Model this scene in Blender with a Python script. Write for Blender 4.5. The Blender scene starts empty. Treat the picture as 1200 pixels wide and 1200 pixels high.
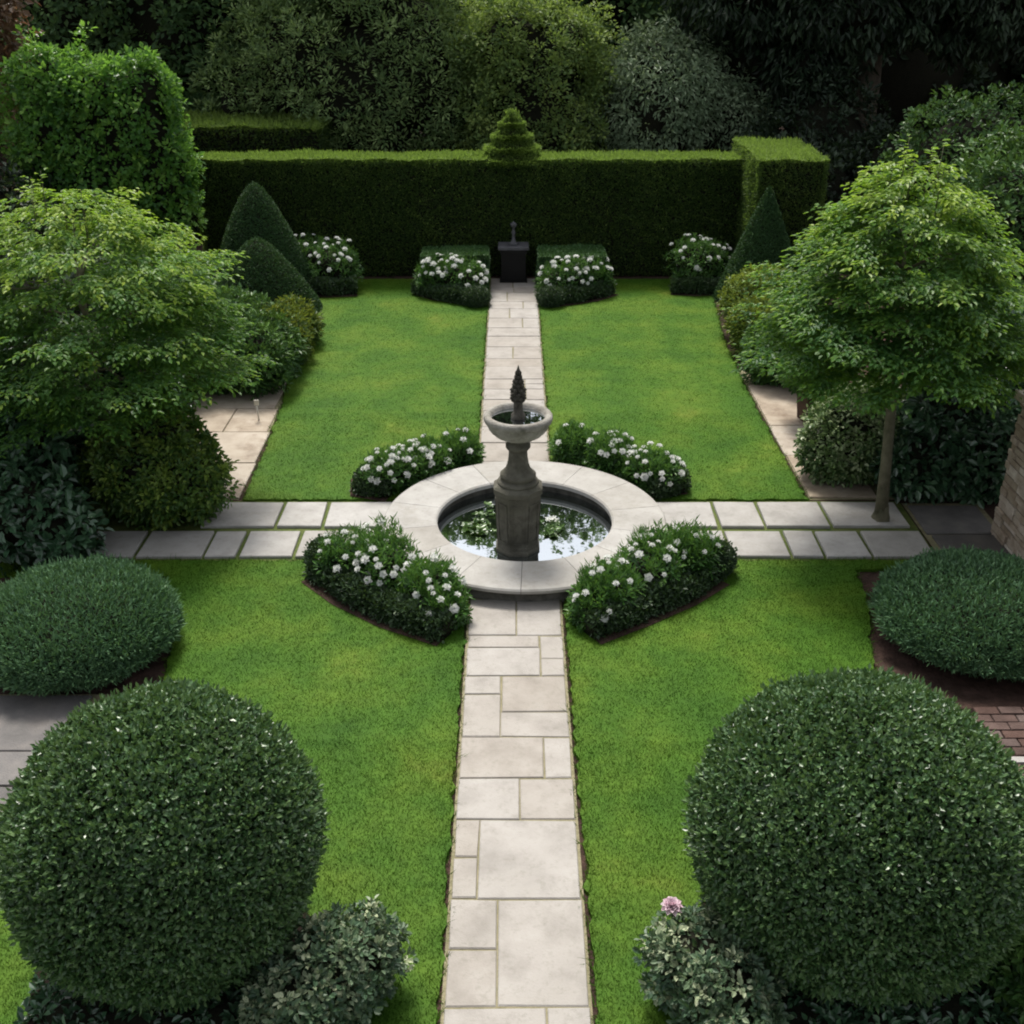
import bpy, bmesh, math
import numpy as np
from mathutils import Vector
rng = np.random.default_rng(11)
PI = math.pi
scene = bpy.context.scene
COL = scene.collection

# ------------------------------------------------------------------ materials
MATS = {}
def new_mat(name):
    m = bpy.data.materials.new(name); m.use_nodes = True
    nt = m.node_tree; nt.nodes.clear()
    return m, nt, nt.nodes, nt.links
def ramp(N, stops):
    r = N.new('ShaderNodeValToRGB')
    e = r.color_ramp.elements
    while len(e) < len(stops): e.new(0.5)
    for el, (p, c) in zip(e, stops):
        el.position = p; el.color = (*c, 1)
    return r
def leaf_mat(name, cols, rough=0.42, trans=0.25, tcol=(0.12, 0.2, 0.02), spec=0.5):
    """leaf: colour from the per-leaf 'tint' attribute, glossy face, some light through the blade"""
    m, nt, N, L = new_mat(name)
    at = N.new('ShaderNodeAttribute'); at.attribute_name = 'tint'
    k = len(cols)
    r = ramp(N, [(i / (k - 1), c) for i, c in enumerate(cols)])
    L.new(at.outputs['Fac'], r.inputs['Fac'])
    p = N.new('ShaderNodeBsdfPrincipled')
    p.inputs['Roughness'].default_value = rough
    p.inputs['Specular IOR Level'].default_value = spec
    L.new(r.outputs['Color'], p.inputs['Base Color'])
    o = N.new('ShaderNodeOutputMaterial')
    if trans > 0:
        t = N.new('ShaderNodeBsdfTranslucent')
        mx = N.new('ShaderNodeMix'); mx.data_type = 'RGBA'
        mx.inputs[0].default_value = 0.6
        L.new(r.outputs['Color'], mx.inputs[6]); mx.inputs[7].default_value = (*tcol, 1)
        L.new(mx.outputs[2], t.inputs['Color'])
        ms = N.new('ShaderNodeMixShader'); ms.inputs[0].default_value = trans
        L.new(p.outputs[0], ms.inputs[1]); L.new(t.outputs[0], ms.inputs[2])
        L.new(ms.outputs[0], o.inputs[0])
    else:
        L.new(p.outputs[0], o.inputs[0])
    MATS[name] = m
    return m
def solid_mat(name, cols, scale=6.0, rough=0.85, bump=0.3, bscale=40.0, detail=6.0, use_tint=0.0, spec=0.3, extra=None, fleck=0.0):
    """mottled mineral or earth surface: noise through a colour ramp, fine bump, optional per-slab tint"""
    m, nt, N, L = new_mat(name)
    g = N.new('ShaderNodeNewGeometry')
    n1 = N.new('ShaderNodeTexNoise'); n1.inputs['Scale'].default_value = scale
    n1.inputs['Detail'].default_value = detail; n1.inputs['Roughness'].default_value = 0.62
    L.new(g.outputs['Position'], n1.inputs['Vector'])
    k = len(cols)
    r = ramp(N, [(0.3 + 0.4 * i / (k - 1), c) for i, c in enumerate(cols)])
    L.new(n1.outputs['Fac'], r.inputs['Fac'])
    col = r.outputs['Color']
    if use_tint:
        at = N.new('ShaderNodeAttribute'); at.attribute_name = 'tint'
        mr = N.new('ShaderNodeMapRange'); mr.inputs[3].default_value = 1 - use_tint; mr.inputs[4].default_value = 1 + use_tint
        L.new(at.outputs['Fac'], mr.inputs[0])
        hs = N.new('ShaderNodeHueSaturation'); L.new(col, hs.inputs['Color']); L.new(mr.outputs[0], hs.inputs['Value'])
        mr2 = N.new('ShaderNodeMapRange'); mr2.inputs[3].default_value = 1.15; mr2.inputs[4].default_value = 0.7
        L.new(at.outputs['Fac'], mr2.inputs[0]); L.new(mr2.outputs[0], hs.inputs['Saturation'])
        col = hs.outputs['Color']
    if extra:   # darker stains with a shape of their own
        sc, c2, lo, hi = extra
        n3 = N.new('ShaderNodeTexNoise'); n3.inputs['Scale'].default_value = sc; n3.inputs['Detail'].default_value = 8
        n3.inputs['Roughness'].default_value = 0.7
        L.new(g.outputs['Position'], n3.inputs['Vector'])
        mr3 = N.new('ShaderNodeMapRange'); mr3.inputs[1].default_value = lo; mr3.inputs[2].default_value = hi
        L.new(n3.outputs['Fac'], mr3.inputs[0])
        mx = N.new('ShaderNodeMix'); mx.data_type = 'RGBA'
        L.new(mr3.outputs[0], mx.inputs[0]); L.new(col, mx.inputs[6]); mx.inputs[7].default_value = (*c2, 1)
        col = mx.outputs[2]
    if fleck:   # lichen and dirt specks
        n4 = N.new('ShaderNodeTexNoise'); n4.inputs['Scale'].default_value = 16; n4.inputs['Detail'].default_value = 9; n4.inputs['Roughness'].default_value = 0.75
        L.new(g.outputs['Position'], n4.inputs['Vector'])
        mr4 = N.new('ShaderNodeMapRange'); mr4.inputs[1].default_value = 0.52; mr4.inputs[2].default_value = 0.72; mr4.inputs[4].default_value = fleck
        L.new(n4.outputs['Fac'], mr4.inputs[0])
        mx4 = N.new('ShaderNodeMix'); mx4.data_type = 'RGBA'
        L.new(mr4.outputs[0], mx4.inputs[0]); L.new(col, mx4.inputs[6]); mx4.inputs[7].default_value = (0.15, 0.145, 0.11, 1)
        col = mx4.outputs[2]
    p = N.new('ShaderNodeBsdfPrincipled'); p.inputs['Roughness'].default_value = rough
    p.inputs['Specular IOR Level'].default_value = spec
    L.new(col, p.inputs['Base Color'])
    if bump:
        n2 = N.new('ShaderNodeTexNoise'); n2.inputs['Scale'].default_value = bscale; n2.inputs['Detail'].default_value = 8
        L.new(g.outputs['Position'], n2.inputs['Vector'])
        b = N.new('ShaderNodeBump'); b.inputs['Strength'].default_value = bump; b.inputs['Distance'].default_value = 0.02
        L.new(n2.outputs['Fac'], b.inputs['Height']); L.new(b.outputs[0], p.inputs['Normal'])
    o = N.new('ShaderNodeOutputMaterial'); L.new(p.outputs[0], o.inputs[0])
    MATS[name] = m
    return m
def grass_mat(name, blade):
    m, nt, N, L = new_mat(name)
    g = N.new('ShaderNodeNewGeometry')
    n1 = N.new('ShaderNodeTexNoise'); n1.inputs['Scale'].default_value = 0.95; n1.inputs['Detail'].default_value = 7
    n1.inputs['Roughness'].default_value = 0.6
    L.new(g.outputs['Position'], n1.inputs['Vector'])
    r = ramp(N, [(0.26, (0.029, 0.080, 0.009)), (0.46, (0.048, 0.110, 0.011)), (0.62, (0.074, 0.134, 0.014)), (0.80, (0.138, 0.160, 0.026))])
    L.new(n1.outputs['Fac'], r.inputs['Fac'])
    n2 = N.new('ShaderNodeTexNoise'); n2.inputs['Scale'].default_value = 9; n2.inputs['Detail'].default_value = 6
    n2.inputs['Roughness'].default_value = 0.7
    L.new(g.outputs['Position'], n2.inputs['Vector'])
    mr = N.new('ShaderNodeMapRange'); mr.inputs[1].default_value = 0.3; mr.inputs[2].default_value = 0.7
    mr.inputs[3].default_value = 0.82; mr.inputs[4].default_value = 1.18
    L.new(n2.outputs['Fac'], mr.inputs[0])
    hs = N.new('ShaderNodeHueSaturation'); L.new(r.outputs['Color'], hs.inputs['Color']); L.new(mr.outputs[0], hs.inputs['Value'])
    col = hs.outputs['Color']
    p = N.new('ShaderNodeBsdfPrincipled'); p.inputs['Roughness'].default_value = 0.6; p.inputs['Specular IOR Level'].default_value = 0.06
    if blade:
        at = N.new('ShaderNodeAttribute'); at.attribute_name = 'tint'
        mb = N.new('ShaderNodeMapRange'); mb.inputs[3].default_value = 0.88; mb.inputs[4].default_value = 1.18
        L.new(at.outputs['Fac'], mb.inputs[0])
        h2 = N.new('ShaderNodeHueSaturation'); L.new(col, h2.inputs['Color']); L.new(mb.outputs[0], h2.inputs['Value'])
        col = h2.outputs['Color']
    L.new(col, p.inputs['Base Color'])
    o = N.new('ShaderNodeOutputMaterial')
    if blade:
        t = N.new('ShaderNodeBsdfTranslucent'); L.new(col, t.inputs['Color'])
        ms = N.new('ShaderNodeMixShader'); ms.inputs[0].default_value = 0.4
        L.new(p.outputs[0], ms.inputs[1]); L.new(t.outputs[0], ms.inputs[2]); L.new(ms.outputs[0], o.inputs[0])
    else:
        n3 = N.new('ShaderNodeTexNoise'); n3.inputs['Scale'].default_value = 60; n3.inputs['Detail'].default_value = 4
        L.new(g.outputs['Position'], n3.inputs['Vector'])
        b = N.new('ShaderNodeBump'); b.inputs['Strength'].default_value = 0.2; b.inputs['Distance'].default_value = 0.02
        L.new(n3.outputs['Fac'], b.inputs['Height']); L.new(b.outputs[0], p.inputs['Normal'])
        L.new(p.outputs[0], o.inputs[0])
    MATS[name] = m
    return m

leaf_mat('box', [(0.020, 0.056, 0.019), (0.060, 0.130, 0.046), (0.165, 0.260, 0.105)], rough=0.34, trans=0.18, spec=0.55)
leaf_mat('grey_green', [(0.042, 0.105, 0.050), (0.088, 0.190, 0.088), (0.145, 0.275, 0.120)], rough=0.5, trans=0.15)
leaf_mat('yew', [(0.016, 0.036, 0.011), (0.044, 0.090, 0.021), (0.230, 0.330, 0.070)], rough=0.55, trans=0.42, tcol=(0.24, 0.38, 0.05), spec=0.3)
leaf_mat('cone_yew', [(0.014, 0.044, 0.016), (0.030, 0.080, 0.026), (0.060, 0.135, 0.040)], rough=0.55, trans=0.12, spec=0.3)
leaf_mat('maple', [(0.020, 0.070, 0.020), (0.044, 0.128, 0.030), (0.105, 0.220, 0.036), (0.30, 0.41, 0.045)], rough=0.45, trans=0.44, tcol=(0.26, 0.44, 0.03), spec=0.35)
leaf_mat('shrub', [(0.020, 0.060, 0.020), (0.053, 0.125, 0.032), (0.121, 0.232, 0.048)], rough=0.4, trans=0.2, spec=0.28)
leaf_mat('rounded_leaf', [(0.020, 0.060, 0.018), (0.058, 0.128, 0.028), (0.190, 0.270, 0.045)], rough=0.42, trans=0.3, tcol=(0.22, 0.34, 0.03), spec=0.35)
leaf_mat('shrub_gold', [(0.030, 0.080, 0.016), (0.095, 0.165, 0.026), (0.240, 0.310, 0.045)], rough=0.45, trans=0.3, tcol=(0.28, 0.30, 0.03), spec=0.28)
leaf_mat('variegated', [(0.021, 0.058, 0.018), (0.065, 0.130, 0.039), (0.137, 0.215, 0.072), (0.390, 0.455, 0.260)], rough=0.42, trans=0.2)
leaf_mat('sedum', [(0.022, 0.058, 0.029), (0.054, 0.108, 0.054), (0.108, 0.162, 0.084), (0.432, 0.480, 0.300)], rough=0.5, trans=0.15)
leaf_mat('camellia', [(0.018, 0.046, 0.024), (0.039, 0.095, 0.046), (0.073, 0.149, 0.073)], rough=0.28, trans=0.08, spec=0.7)
leaf_mat('flower_leaf', [(0.022, 0.072, 0.018), (0.055, 0.150, 0.028), (0.120, 0.255, 0.046)], rough=0.42, trans=0.28, tcol=(0.14, 0.26, 0.03))
leaf_mat('edging', [(0.014, 0.034, 0.013), (0.034, 0.068, 0.026), (0.066, 0.118, 0.042)], rough=0.5, trans=0.1)
leaf_mat('bright_climber', [(0.023, 0.086, 0.018), (0.087, 0.224, 0.039), (0.241, 0.425, 0.075)], rough=0.42, trans=0.4, tcol=(0.24, 0.46, 0.05), spec=0.4)
leaf_mat('silver_tree', [(0.045, 0.108, 0.036), (0.158, 0.247, 0.093), (0.360, 0.480, 0.188)], rough=0.5, trans=0.36, tcol=(0.26, 0.38, 0.08), spec=0.35)
leaf_mat('olive_tree', [(0.045, 0.095, 0.032), (0.125, 0.205, 0.062), (0.290, 0.380, 0.110)], rough=0.5, trans=0.38, tcol=(0.30, 0.42, 0.05), spec=0.3)
leaf_mat('grey_tree', [(0.068, 0.119, 0.059), (0.176, 0.250, 0.142), (0.324, 0.405, 0.257)], rough=0.5, trans=0.3, tcol=(0.24, 0.32, 0.12), spec=0.35)
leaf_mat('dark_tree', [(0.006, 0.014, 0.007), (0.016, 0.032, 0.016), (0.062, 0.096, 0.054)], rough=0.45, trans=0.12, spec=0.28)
leaf_mat('wood_tree', [(0.024, 0.066, 0.024), (0.072, 0.150, 0.057), (0.195, 0.323, 0.114)], rough=0.5, trans=0.32, tcol=(0.18, 0.30, 0.05), spec=0.3)
leaf_mat('copper', [(0.098, 0.063, 0.036), (0.182, 0.112, 0.063), (0.252, 0.189, 0.098)], rough=0.45, trans=0.25, tcol=(0.2, 0.08, 0.03))
leaf_mat('lily', [(0.030, 0.075, 0.016), (0.085, 0.165, 0.030)], rough=0.35, trans=0.1)
leaf_mat('petal', [(0.76, 0.77, 0.72), (0.83, 0.84, 0.81), (0.88, 0.88, 0.86)], rough=0.55, trans=0.45, tcol=(0.88, 0.89, 0.86), spec=0.2)
leaf_mat('pink_petal', [(0.76, 0.55, 0.64), (0.82, 0.66, 0.72), (0.86, 0.78, 0.80)], rough=0.55, trans=0.3, tcol=(0.8, 0.5, 0.6), spec=0.2)
grass_mat('lawn', False); grass_mat('blade', True)
solid_mat('twig', [(0.010, 0.011, 0.007), (0.022, 0.022, 0.014)], scale=20, bump=0.6, bscale=30, spec=0.1)
solid_mat('bark', [(0.055, 0.046, 0.034), (0.13, 0.115, 0.085)], scale=9, bump=0.8, bscale=35)
solid_mat('mossy_bark', [(0.07, 0.07, 0.04), (0.17, 0.155, 0.105)], scale=9, bump=0.6, bscale=35)
solid_mat('soil', [(0.020, 0.013, 0.010), (0.050, 0.032, 0.026), (0.085, 0.052, 0.042)], scale=5, bump=1.0, bscale=26, rough=0.95, spec=0.1)
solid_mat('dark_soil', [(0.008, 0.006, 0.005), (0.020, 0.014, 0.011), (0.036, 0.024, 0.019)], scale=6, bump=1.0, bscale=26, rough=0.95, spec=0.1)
solid_mat('joint', [(0.15, 0.14, 0.075), (0.27, 0.24, 0.15)], scale=14, bump=0.6, bscale=60)
solid_mat('mossy_joint', [(0.05, 0.085, 0.015), (0.12, 0.14, 0.035)], scale=9, bump=0.8, bscale=60)
solid_mat('slab', [(0.248, 0.226, 0.200), (0.312, 0.286, 0.256), (0.360, 0.334, 0.304)], scale=3.2, bump=0.22, bscale=70, rough=0.8, use_tint=0.07, extra=(1.6, (0.27, 0.25, 0.22), 0.56, 0.78), fleck=0.4)
solid_mat('grey_slab', [(0.271, 0.258, 0.242), (0.336, 0.321, 0.303), (0.385, 0.369, 0.353)], scale=3.2, bump=0.22, bscale=70, rough=0.8, use_tint=0.10, extra=(1.8, (0.26, 0.245, 0.225), 0.56, 0.8), fleck=0.4)
solid_mat('sand_slab', [(0.255, 0.204, 0.153), (0.340, 0.281, 0.212), (0.399, 0.340, 0.272)], scale=2.5, bump=0.3, bscale=60, rough=0.85, use_tint=0.12, extra=(2.2, (0.17, 0.12, 0.085), 0.52, 0.72))
solid_mat('patio_slab', [(0.085, 0.080, 0.078), (0.120, 0.112, 0.108), (0.165, 0.148, 0.135)], scale=3, bump=0.3, bscale=60, rough=0.85, use_tint=0.2)
solid_mat('brick_slab', [(0.055, 0.034, 0.028), (0.085, 0.052, 0.044), (0.13, 0.085, 0.072)], scale=4, bump=0.4, bscale=50, rough=0.9, use_tint=0.15)
solid_mat('coping', [(0.272, 0.258, 0.236), (0.336, 0.322, 0.300), (0.384, 0.370, 0.348)], scale=2.6, bump=0.2, bscale=80, rough=0.75, use_tint=0.06, extra=(2.4, (0.25, 0.235, 0.20), 0.54, 0.8), fleck=0.4)
solid_mat('pool_wall', [(0.05, 0.05, 0.042), (0.11, 0.105, 0.09), (0.18, 0.17, 0.15)], scale=8, bump=0.5, bscale=40)
solid_mat('pool_floor', [(0.010, 0.012, 0.008), (0.025, 0.028, 0.018)], scale=4, bump=0)
solid_mat('old_stone', [(0.060, 0.056, 0.043), (0.108, 0.102, 0.080), (0.175, 0.166, 0.138)], scale=7, bump=0.6, bscale=45, rough=0.9, extra=(3.5, (0.055, 0.058, 0.032), 0.5, 0.75))
solid_mat('bowl_stone', [(0.18, 0.165, 0.14), (0.28, 0.265, 0.235), (0.36, 0.345, 0.315)], scale=7, bump=0.5, bscale=45, rough=0.9, extra=(4.5, (0.10, 0.098, 0.075), 0.5, 0.75))
solid_mat('finial_stone', [(0.028, 0.026, 0.020), (0.065, 0.060, 0.048), (0.10, 0.094, 0.078)], scale=14, bump=0.6, bscale=60, rough=0.85)
solid_mat('black_stone', [(0.003, 0.003, 0.003), (0.007, 0.007, 0.007)], scale=10, bump=0.2, bscale=60, rough=0.6)
solid_mat('slate', [(0.06, 0.06, 0.066), (0.11, 0.11, 0.12)], scale=8, bump=0.2, bscale=60, rough=0.6)
solid_mat('wall_stone', [(0.30, 0.23, 0.165), (0.46, 0.37, 0.285), (0.60, 0.52, 0.42)], scale=5, bump=0.6, bscale=40, rough=0.9, use_tint=0.3)
solid_mat('mortar', [(0.09, 0.07, 0.055), (0.17, 0.14, 0.11)], scale=12, bump=0.6, bscale=60, rough=0.95)
solid_mat('planter_wood', [(0.035, 0.018, 0.012), (0.075, 0.036, 0.024)], scale=12, bump=0.4, bscale=50, rough=0.7)
solid_mat('stake', [(0.55, 0.52, 0.46), (0.66, 0.63, 0.57)], scale=12, bump=0.1, bscale=60, rough=0.7)
def water_mat():
    m, nt, N, L = new_mat('water')
    g = N.new('ShaderNodeNewGeometry')
    n = N.new('ShaderNodeTexNoise'); n.inputs['Scale'].default_value = 5; n.inputs['Detail'].default_value = 2
    L.new(g.outputs['Position'], n.inputs['Vector'])
    b = N.new('ShaderNodeBump'); b.inputs['Strength'].default_value = 0.03; b.inputs['Distance'].default_value = 0.02
    L.new(n.outputs['Fac'], b.inputs['Height'])
    p = N.new('ShaderNodeBsdfPrincipled'); p.inputs['Base Color'].default_value = (0.006, 0.008, 0.006, 1)
    p.inputs['Roughness'].default_value = 0.02; p.inputs['IOR'].default_value = 1.9
    p.inputs['Specular IOR Level'].default_value = 1.0
    L.new(b.outputs[0], p.inputs['Normal'])
    gl = N.new('ShaderNodeBsdfGlossy'); gl.inputs['Roughness'].default_value = 0.015; gl.inputs['Color'].default_value = (.84, .92, 1, 1)
    L.new(b.outputs[0], gl.inputs['Normal'])
    ms = N.new('ShaderNodeMixShader'); ms.inputs[0].default_value = 0.42
    L.new(p.outputs[0], ms.inputs[1]); L.new(gl.outputs[0], ms.inputs[2])
    o = N.new('ShaderNodeOutputMaterial'); L.new(ms.outputs[0], o.inputs[0])
    MATS['water'] = m
water_mat()

# ------------------------------------------------------------------ mesh builder
class Geo:
    def __init__(s): s.v = []; s.f = []; s.t = []; s.n = 0
    def add(s, V, F, tint=0.5, mi=0, smooth=False):
        V = np.asarray(V, float).reshape(-1, 3)
        T = np.full(len(V), tint) if np.isscalar(tint) else np.asarray(tint, float)
        if isinstance(F, np.ndarray): s.f.append((F + s.n, mi, smooth))
        else:
            for k in sorted(set(len(q) for q in F)):
                s.f.append((np.array([q for q in F if len(q) == k]) + s.n, mi, smooth))
        s.v.append(V); s.t.append(T); s.n += len(V)
        return s
    def build(s, name, mats, parent=None, loc=None):
        V = np.concatenate(s.v); T = np.concatenate(s.t)
        if loc is not None: V = V - np.asarray(loc)
        me = bpy.data.meshes.new(name)
        me.vertices.add(len(V)); me.vertices.foreach_set('co', V.astype(np.float32).ravel())
        li = np.concatenate([f.ravel() for f, _, _ in s.f]).astype(np.int32)
        tot = np.concatenate([np.full(len(f), f.shape[1]) for f, _, _ in s.f]).astype(np.int32)
        st = np.concatenate([[0], np.cumsum(tot)[:-1]]).astype(np.int32)
        mi = np.concatenate([np.full(len(f), m) for f, m, _ in s.f]).astype(np.int32)
        sm = np.concatenate([np.full(len(f), b) for f, _, b in s.f]).astype(bool)
        me.loops.add(len(li)); me.loops.foreach_set('vertex_index', li)
        me.polygons.add(len(st)); me.polygons.foreach_set('loop_start', st)
        try: me.polygons.foreach_set('loop_total', tot)
        except Exception: pass
        me.polygons.foreach_set('material_index', mi); me.polygons.foreach_set('use_smooth', sm)
        a = me.attributes.new('tint', 'FLOAT', 'POINT'); a.data.foreach_set('value', T.astype(np.float32))
        me.update(calc_edges=True)
        for m in (mats if isinstance(mats, (list, tuple)) else [mats]): me.materials.append(MATS[m])
        o = bpy.data.objects.new(name, me); COL.objects.link(o)
        if parent is not None: o.parent = parent
        if loc is not None and parent is None: o.location = loc
        return o
def tag(o, label=None, cat=None, group=None, kind=None):
    for k, v in (('label', label), ('category', cat), ('group', group), ('kind', kind)):
        if v: o[k] = v
    return o
def thing(name, label, cat, loc=(0, 0, 0), group=None):
    o = bpy.data.objects.new(name, None); COL.objects.link(o); o.location = loc
    o.empty_display_size = 0.2
    return tag(o, label, cat, group)
def unit(a): return a / np.maximum(np.linalg.norm(a, axis=-1, keepdims=True), 1e-9)
def rdir(n): return unit(rng.normal(size=(n, 3)))
def wob(P, f=1.0, ph=0.0):
    x, y, z = P[:, 0] * f, P[:, 1] * f, P[:, 2] * f
    return (np.sin(1.7 * x + 1.3 * y + ph) + np.sin(2.3 * y - 1.1 * z + 1.9 + ph * 1.7) + np.sin(2.9 * z + 1.9 * x + 0.7 + ph * .6)
            + 0.6 * np.sin(4.7 * x - 3.9 * y + 2.2 * z + ph) + 0.5 * np.sin(6.3 * y + 5.1 * z - 4.4 * x + ph * 2)) / 4.1
def leaf_quads(G, P, D, Nn, Ln, Wd, tint, mi=0, fold=0.18, six=False):
    """one folded leaf blade per point: P stalk end, D along the blade, Nn face normal"""
    n = len(P); D = unit(D)
    Nn = unit(Nn - (Nn * D).sum(1, keepdims=True) * D + 1e-6)
    S = np.cross(Nn, D)
    Ln = np.broadcast_to(np.asarray(Ln, float), (n,))[:, None]; Wd = np.broadcast_to(np.asarray(Wd, float), (n,))[:, None]
    tint = np.clip(np.broadcast_to(np.asarray(tint, float), (n,)), 0, 1)
    if six:
        c = [P, P + D * Ln * .3 + S * Wd * .45 + Nn * Wd * fold, P + D * Ln * .68 + S * Wd * .40 + Nn * Wd * fold * .6,
             P + D * Ln - Nn * Ln * .12, P + D * Ln * .68 - S * Wd * .40 + Nn * Wd * fold * .6, P + D * Ln * .3 - S * Wd * .45 + Nn * Wd * fold]
        V = np.stack(c, 1).reshape(-1, 3); b = np.arange(n)[:, None] * 6
        F = np.concatenate([b + np.array([0, 1, 2, 3]), b + np.array([0, 3, 4, 5])])
        G.add(V, F, np.repeat(tint, 6), mi)
    else:
        c = [P, P + D * Ln * .48 + S * Wd * .5 + Nn * Wd * fold, P + D * Ln - Nn * Ln * .08, P + D * Ln * .48 - S * Wd * .5 + Nn * Wd * fold]
        V = np.stack(c, 1).reshape(-1, 3)
        F = np.arange(4 * n).reshape(-1, 4)
        G.add(V, F, np.repeat(tint, 4), mi)
_ICO = {}
def ico(sub):
    if sub not in _ICO:
        bm = bmesh.new(); bmesh.ops.create_icosphere(bm, subdivisions=sub, radius=1)
        _ICO[sub] = (np.array([v.co[:] for v in bm.verts]), np.array([[v.index for v in f.verts] for f in bm.faces])); bm.free()
    return _ICO[sub]
def core(G, c, r, mi=1, sub=3, amp=0.05):
    V, F = ico(sub); V = V * (1 + amp * wob(V, 2.5, c[0])[:, None])
    G.add(V * np.asarray(r) + np.asarray(c), F, 0.5, mi, True)
def tube(G, pts, rad, seg=8, mi=0, cap=True, tint=0.5):
    pts = np.asarray(pts, float); n = len(pts)
    T = np.gradient(pts, axis=0); T = unit(T)
    ref = np.array([1., 0, 0]) if abs(T[0][0]) < .8 else np.array([0, 1., 0])
    V = []
    for i in range(n):
        a = unit(np.cross(T[i], ref)); b = np.cross(T[i], a)
        for k in range(seg):
            th = 2 * PI * k / seg
            V.append(pts[i] + rad[i] * (math.cos(th) * a + math.sin(th) * b))
    F = [[i * seg + k, i * seg + (k + 1) % seg, (i + 1) * seg + (k + 1) % seg, (i + 1) * seg + k] for i in range(n - 1) for k in range(seg)]
    if cap: F += [list(range(seg))[::-1], [(n - 1) * seg + k for k in range(seg)]]
    G.add(V, F, tint, mi, True)
def lathe(G, prof, c, seg=48, mi=0, smooth=True, wave=None, tint=0.5, rot=0.0):
    V = []; m = len(prof)
    for (r, z) in prof:
        for k in range(seg):
            th = 2 * PI * k / seg + rot
            q = r * (1 + (wave(th, z) if wave else 0))
            V.append((c[0] + q * math.cos(th), c[1] + q * math.sin(th), c[2] + z))
    F = [[i * seg + k, i * seg + (k + 1) % seg, (i + 1) * seg + (k + 1) % seg, (i + 1) * seg + k] for i in range(m - 1) for k in range(seg)]
    if prof[0][0] > 1e-4: F.append(list(range(seg))[::-1])
    if prof[-1][0] > 1e-4: F.append([(m - 1) * seg + k for k in range(seg)])
    G.add(V, F, tint, mi, smooth)
def slab(G, pts, z0, z1, mi=0, tint=0.5, bev=0.008):
    """a flat polygonal stone with a softened arris"""
    pts = np.asarray(pts, float); c = pts.mean(0); n = len(pts)
    ins = c + (pts - c) * (1 - bev / np.maximum(np.linalg.norm(pts - c, axis=1, keepdims=True), .01) * 1.4)
    rings = [np.c_[pts, np.full(n, z0)], np.c_[pts, np.full(n, z1 - bev)], np.c_[ins, np.full(n, z1)]]
    V = np.concatenate(rings)
    F = [[a * n + k, a * n + (k + 1) % n, (a + 1) * n + (k + 1) % n, (a + 1) * n + k] for a in (0, 1) for k in range(n)]
    F.append([2 * n + k for k in range(n)])
    G.add(V, F, tint, mi)
def rect(x0, y0, x1, y1, j=0.006):
    q = np.array([(x0, y0), (x1, y0), (x1, y1), (x0, y1)], float)
    return q + rng.uniform(-j, j, (4, 2))
def box(G, x0, y0, z0, x1, y1, z1, mi=0, tint=0.5):
    V = [(x, y, z) for z in (z0, z1) for (x, y) in ((x0, y0), (x1, y0), (x1, y1), (x0, y1))]
    F = [[3, 2, 1, 0], [4, 5, 6, 7], [0, 1, 5, 4], [1, 2, 6, 5], [2, 3, 7, 6], [3, 0, 4, 7]]
    G.add(V, F, tint, mi)

# ------------------------------------------------------------------ foliage
def clipped(G, P, Nn, Ln, Wd, depth, upb=0.2, jit=0.9, tcen=0.5, tsp=0.22, six=False, out=0.55):
    """sheared foliage: leaves set just under a clipped face, pointing outwards at all angles"""
    n = len(P)
    d = rng.random(n) ** 1.6 * depth
    tone = wob(P, 1.6, 2.0) * 0.10 + wob(P, 5.0, 1.0) * 0.08
    P = P - Nn * d[:, None]
    D = unit(Nn * out + rdir(n) * 0.9 + np.array([0, 0, upb]))
    NN = unit(Nn + rdir(n) * jit)
    s = rng.uniform(.75, 1.25, n)
    leaf_quads(G, P, D, NN, Ln * s, Wd * s, rng.normal(tcen, tsp, n) + tone, six=six)
def pick_blobs(blobs, n, din=0.35, keep_in=0.86, lump=0.12, lf=2.2, ph=0.0):
    B = np.array(blobs, float); a = (B[:, 3] * B[:, 4] + B[:, 4] * B[:, 5] + B[:, 3] * B[:, 5]); a /= a.sum()
    idx = rng.choice(len(B), n, p=a); u = rdir(n)
    c = B[idx, :3]; r = B[idx, 3:6]
    amp = 1 + lump * wob(u * 1.6 + c, lf, ph)
    sh = 1 - din * rng.random(n) ** 2
    P = c + u * r * amp[:, None] * sh[:, None]
    Nn = unit(u / r)
    ok = np.ones(n, bool)
    for k, b in enumerate(B):
        e = (((P - b[:3]) / b[3:6]) ** 2).sum(1)
        ok &= ~((e < keep_in ** 2) & (idx != k))
    ok &= P[:, 2] > 0.02
    return P[ok], Nn[ok]
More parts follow.
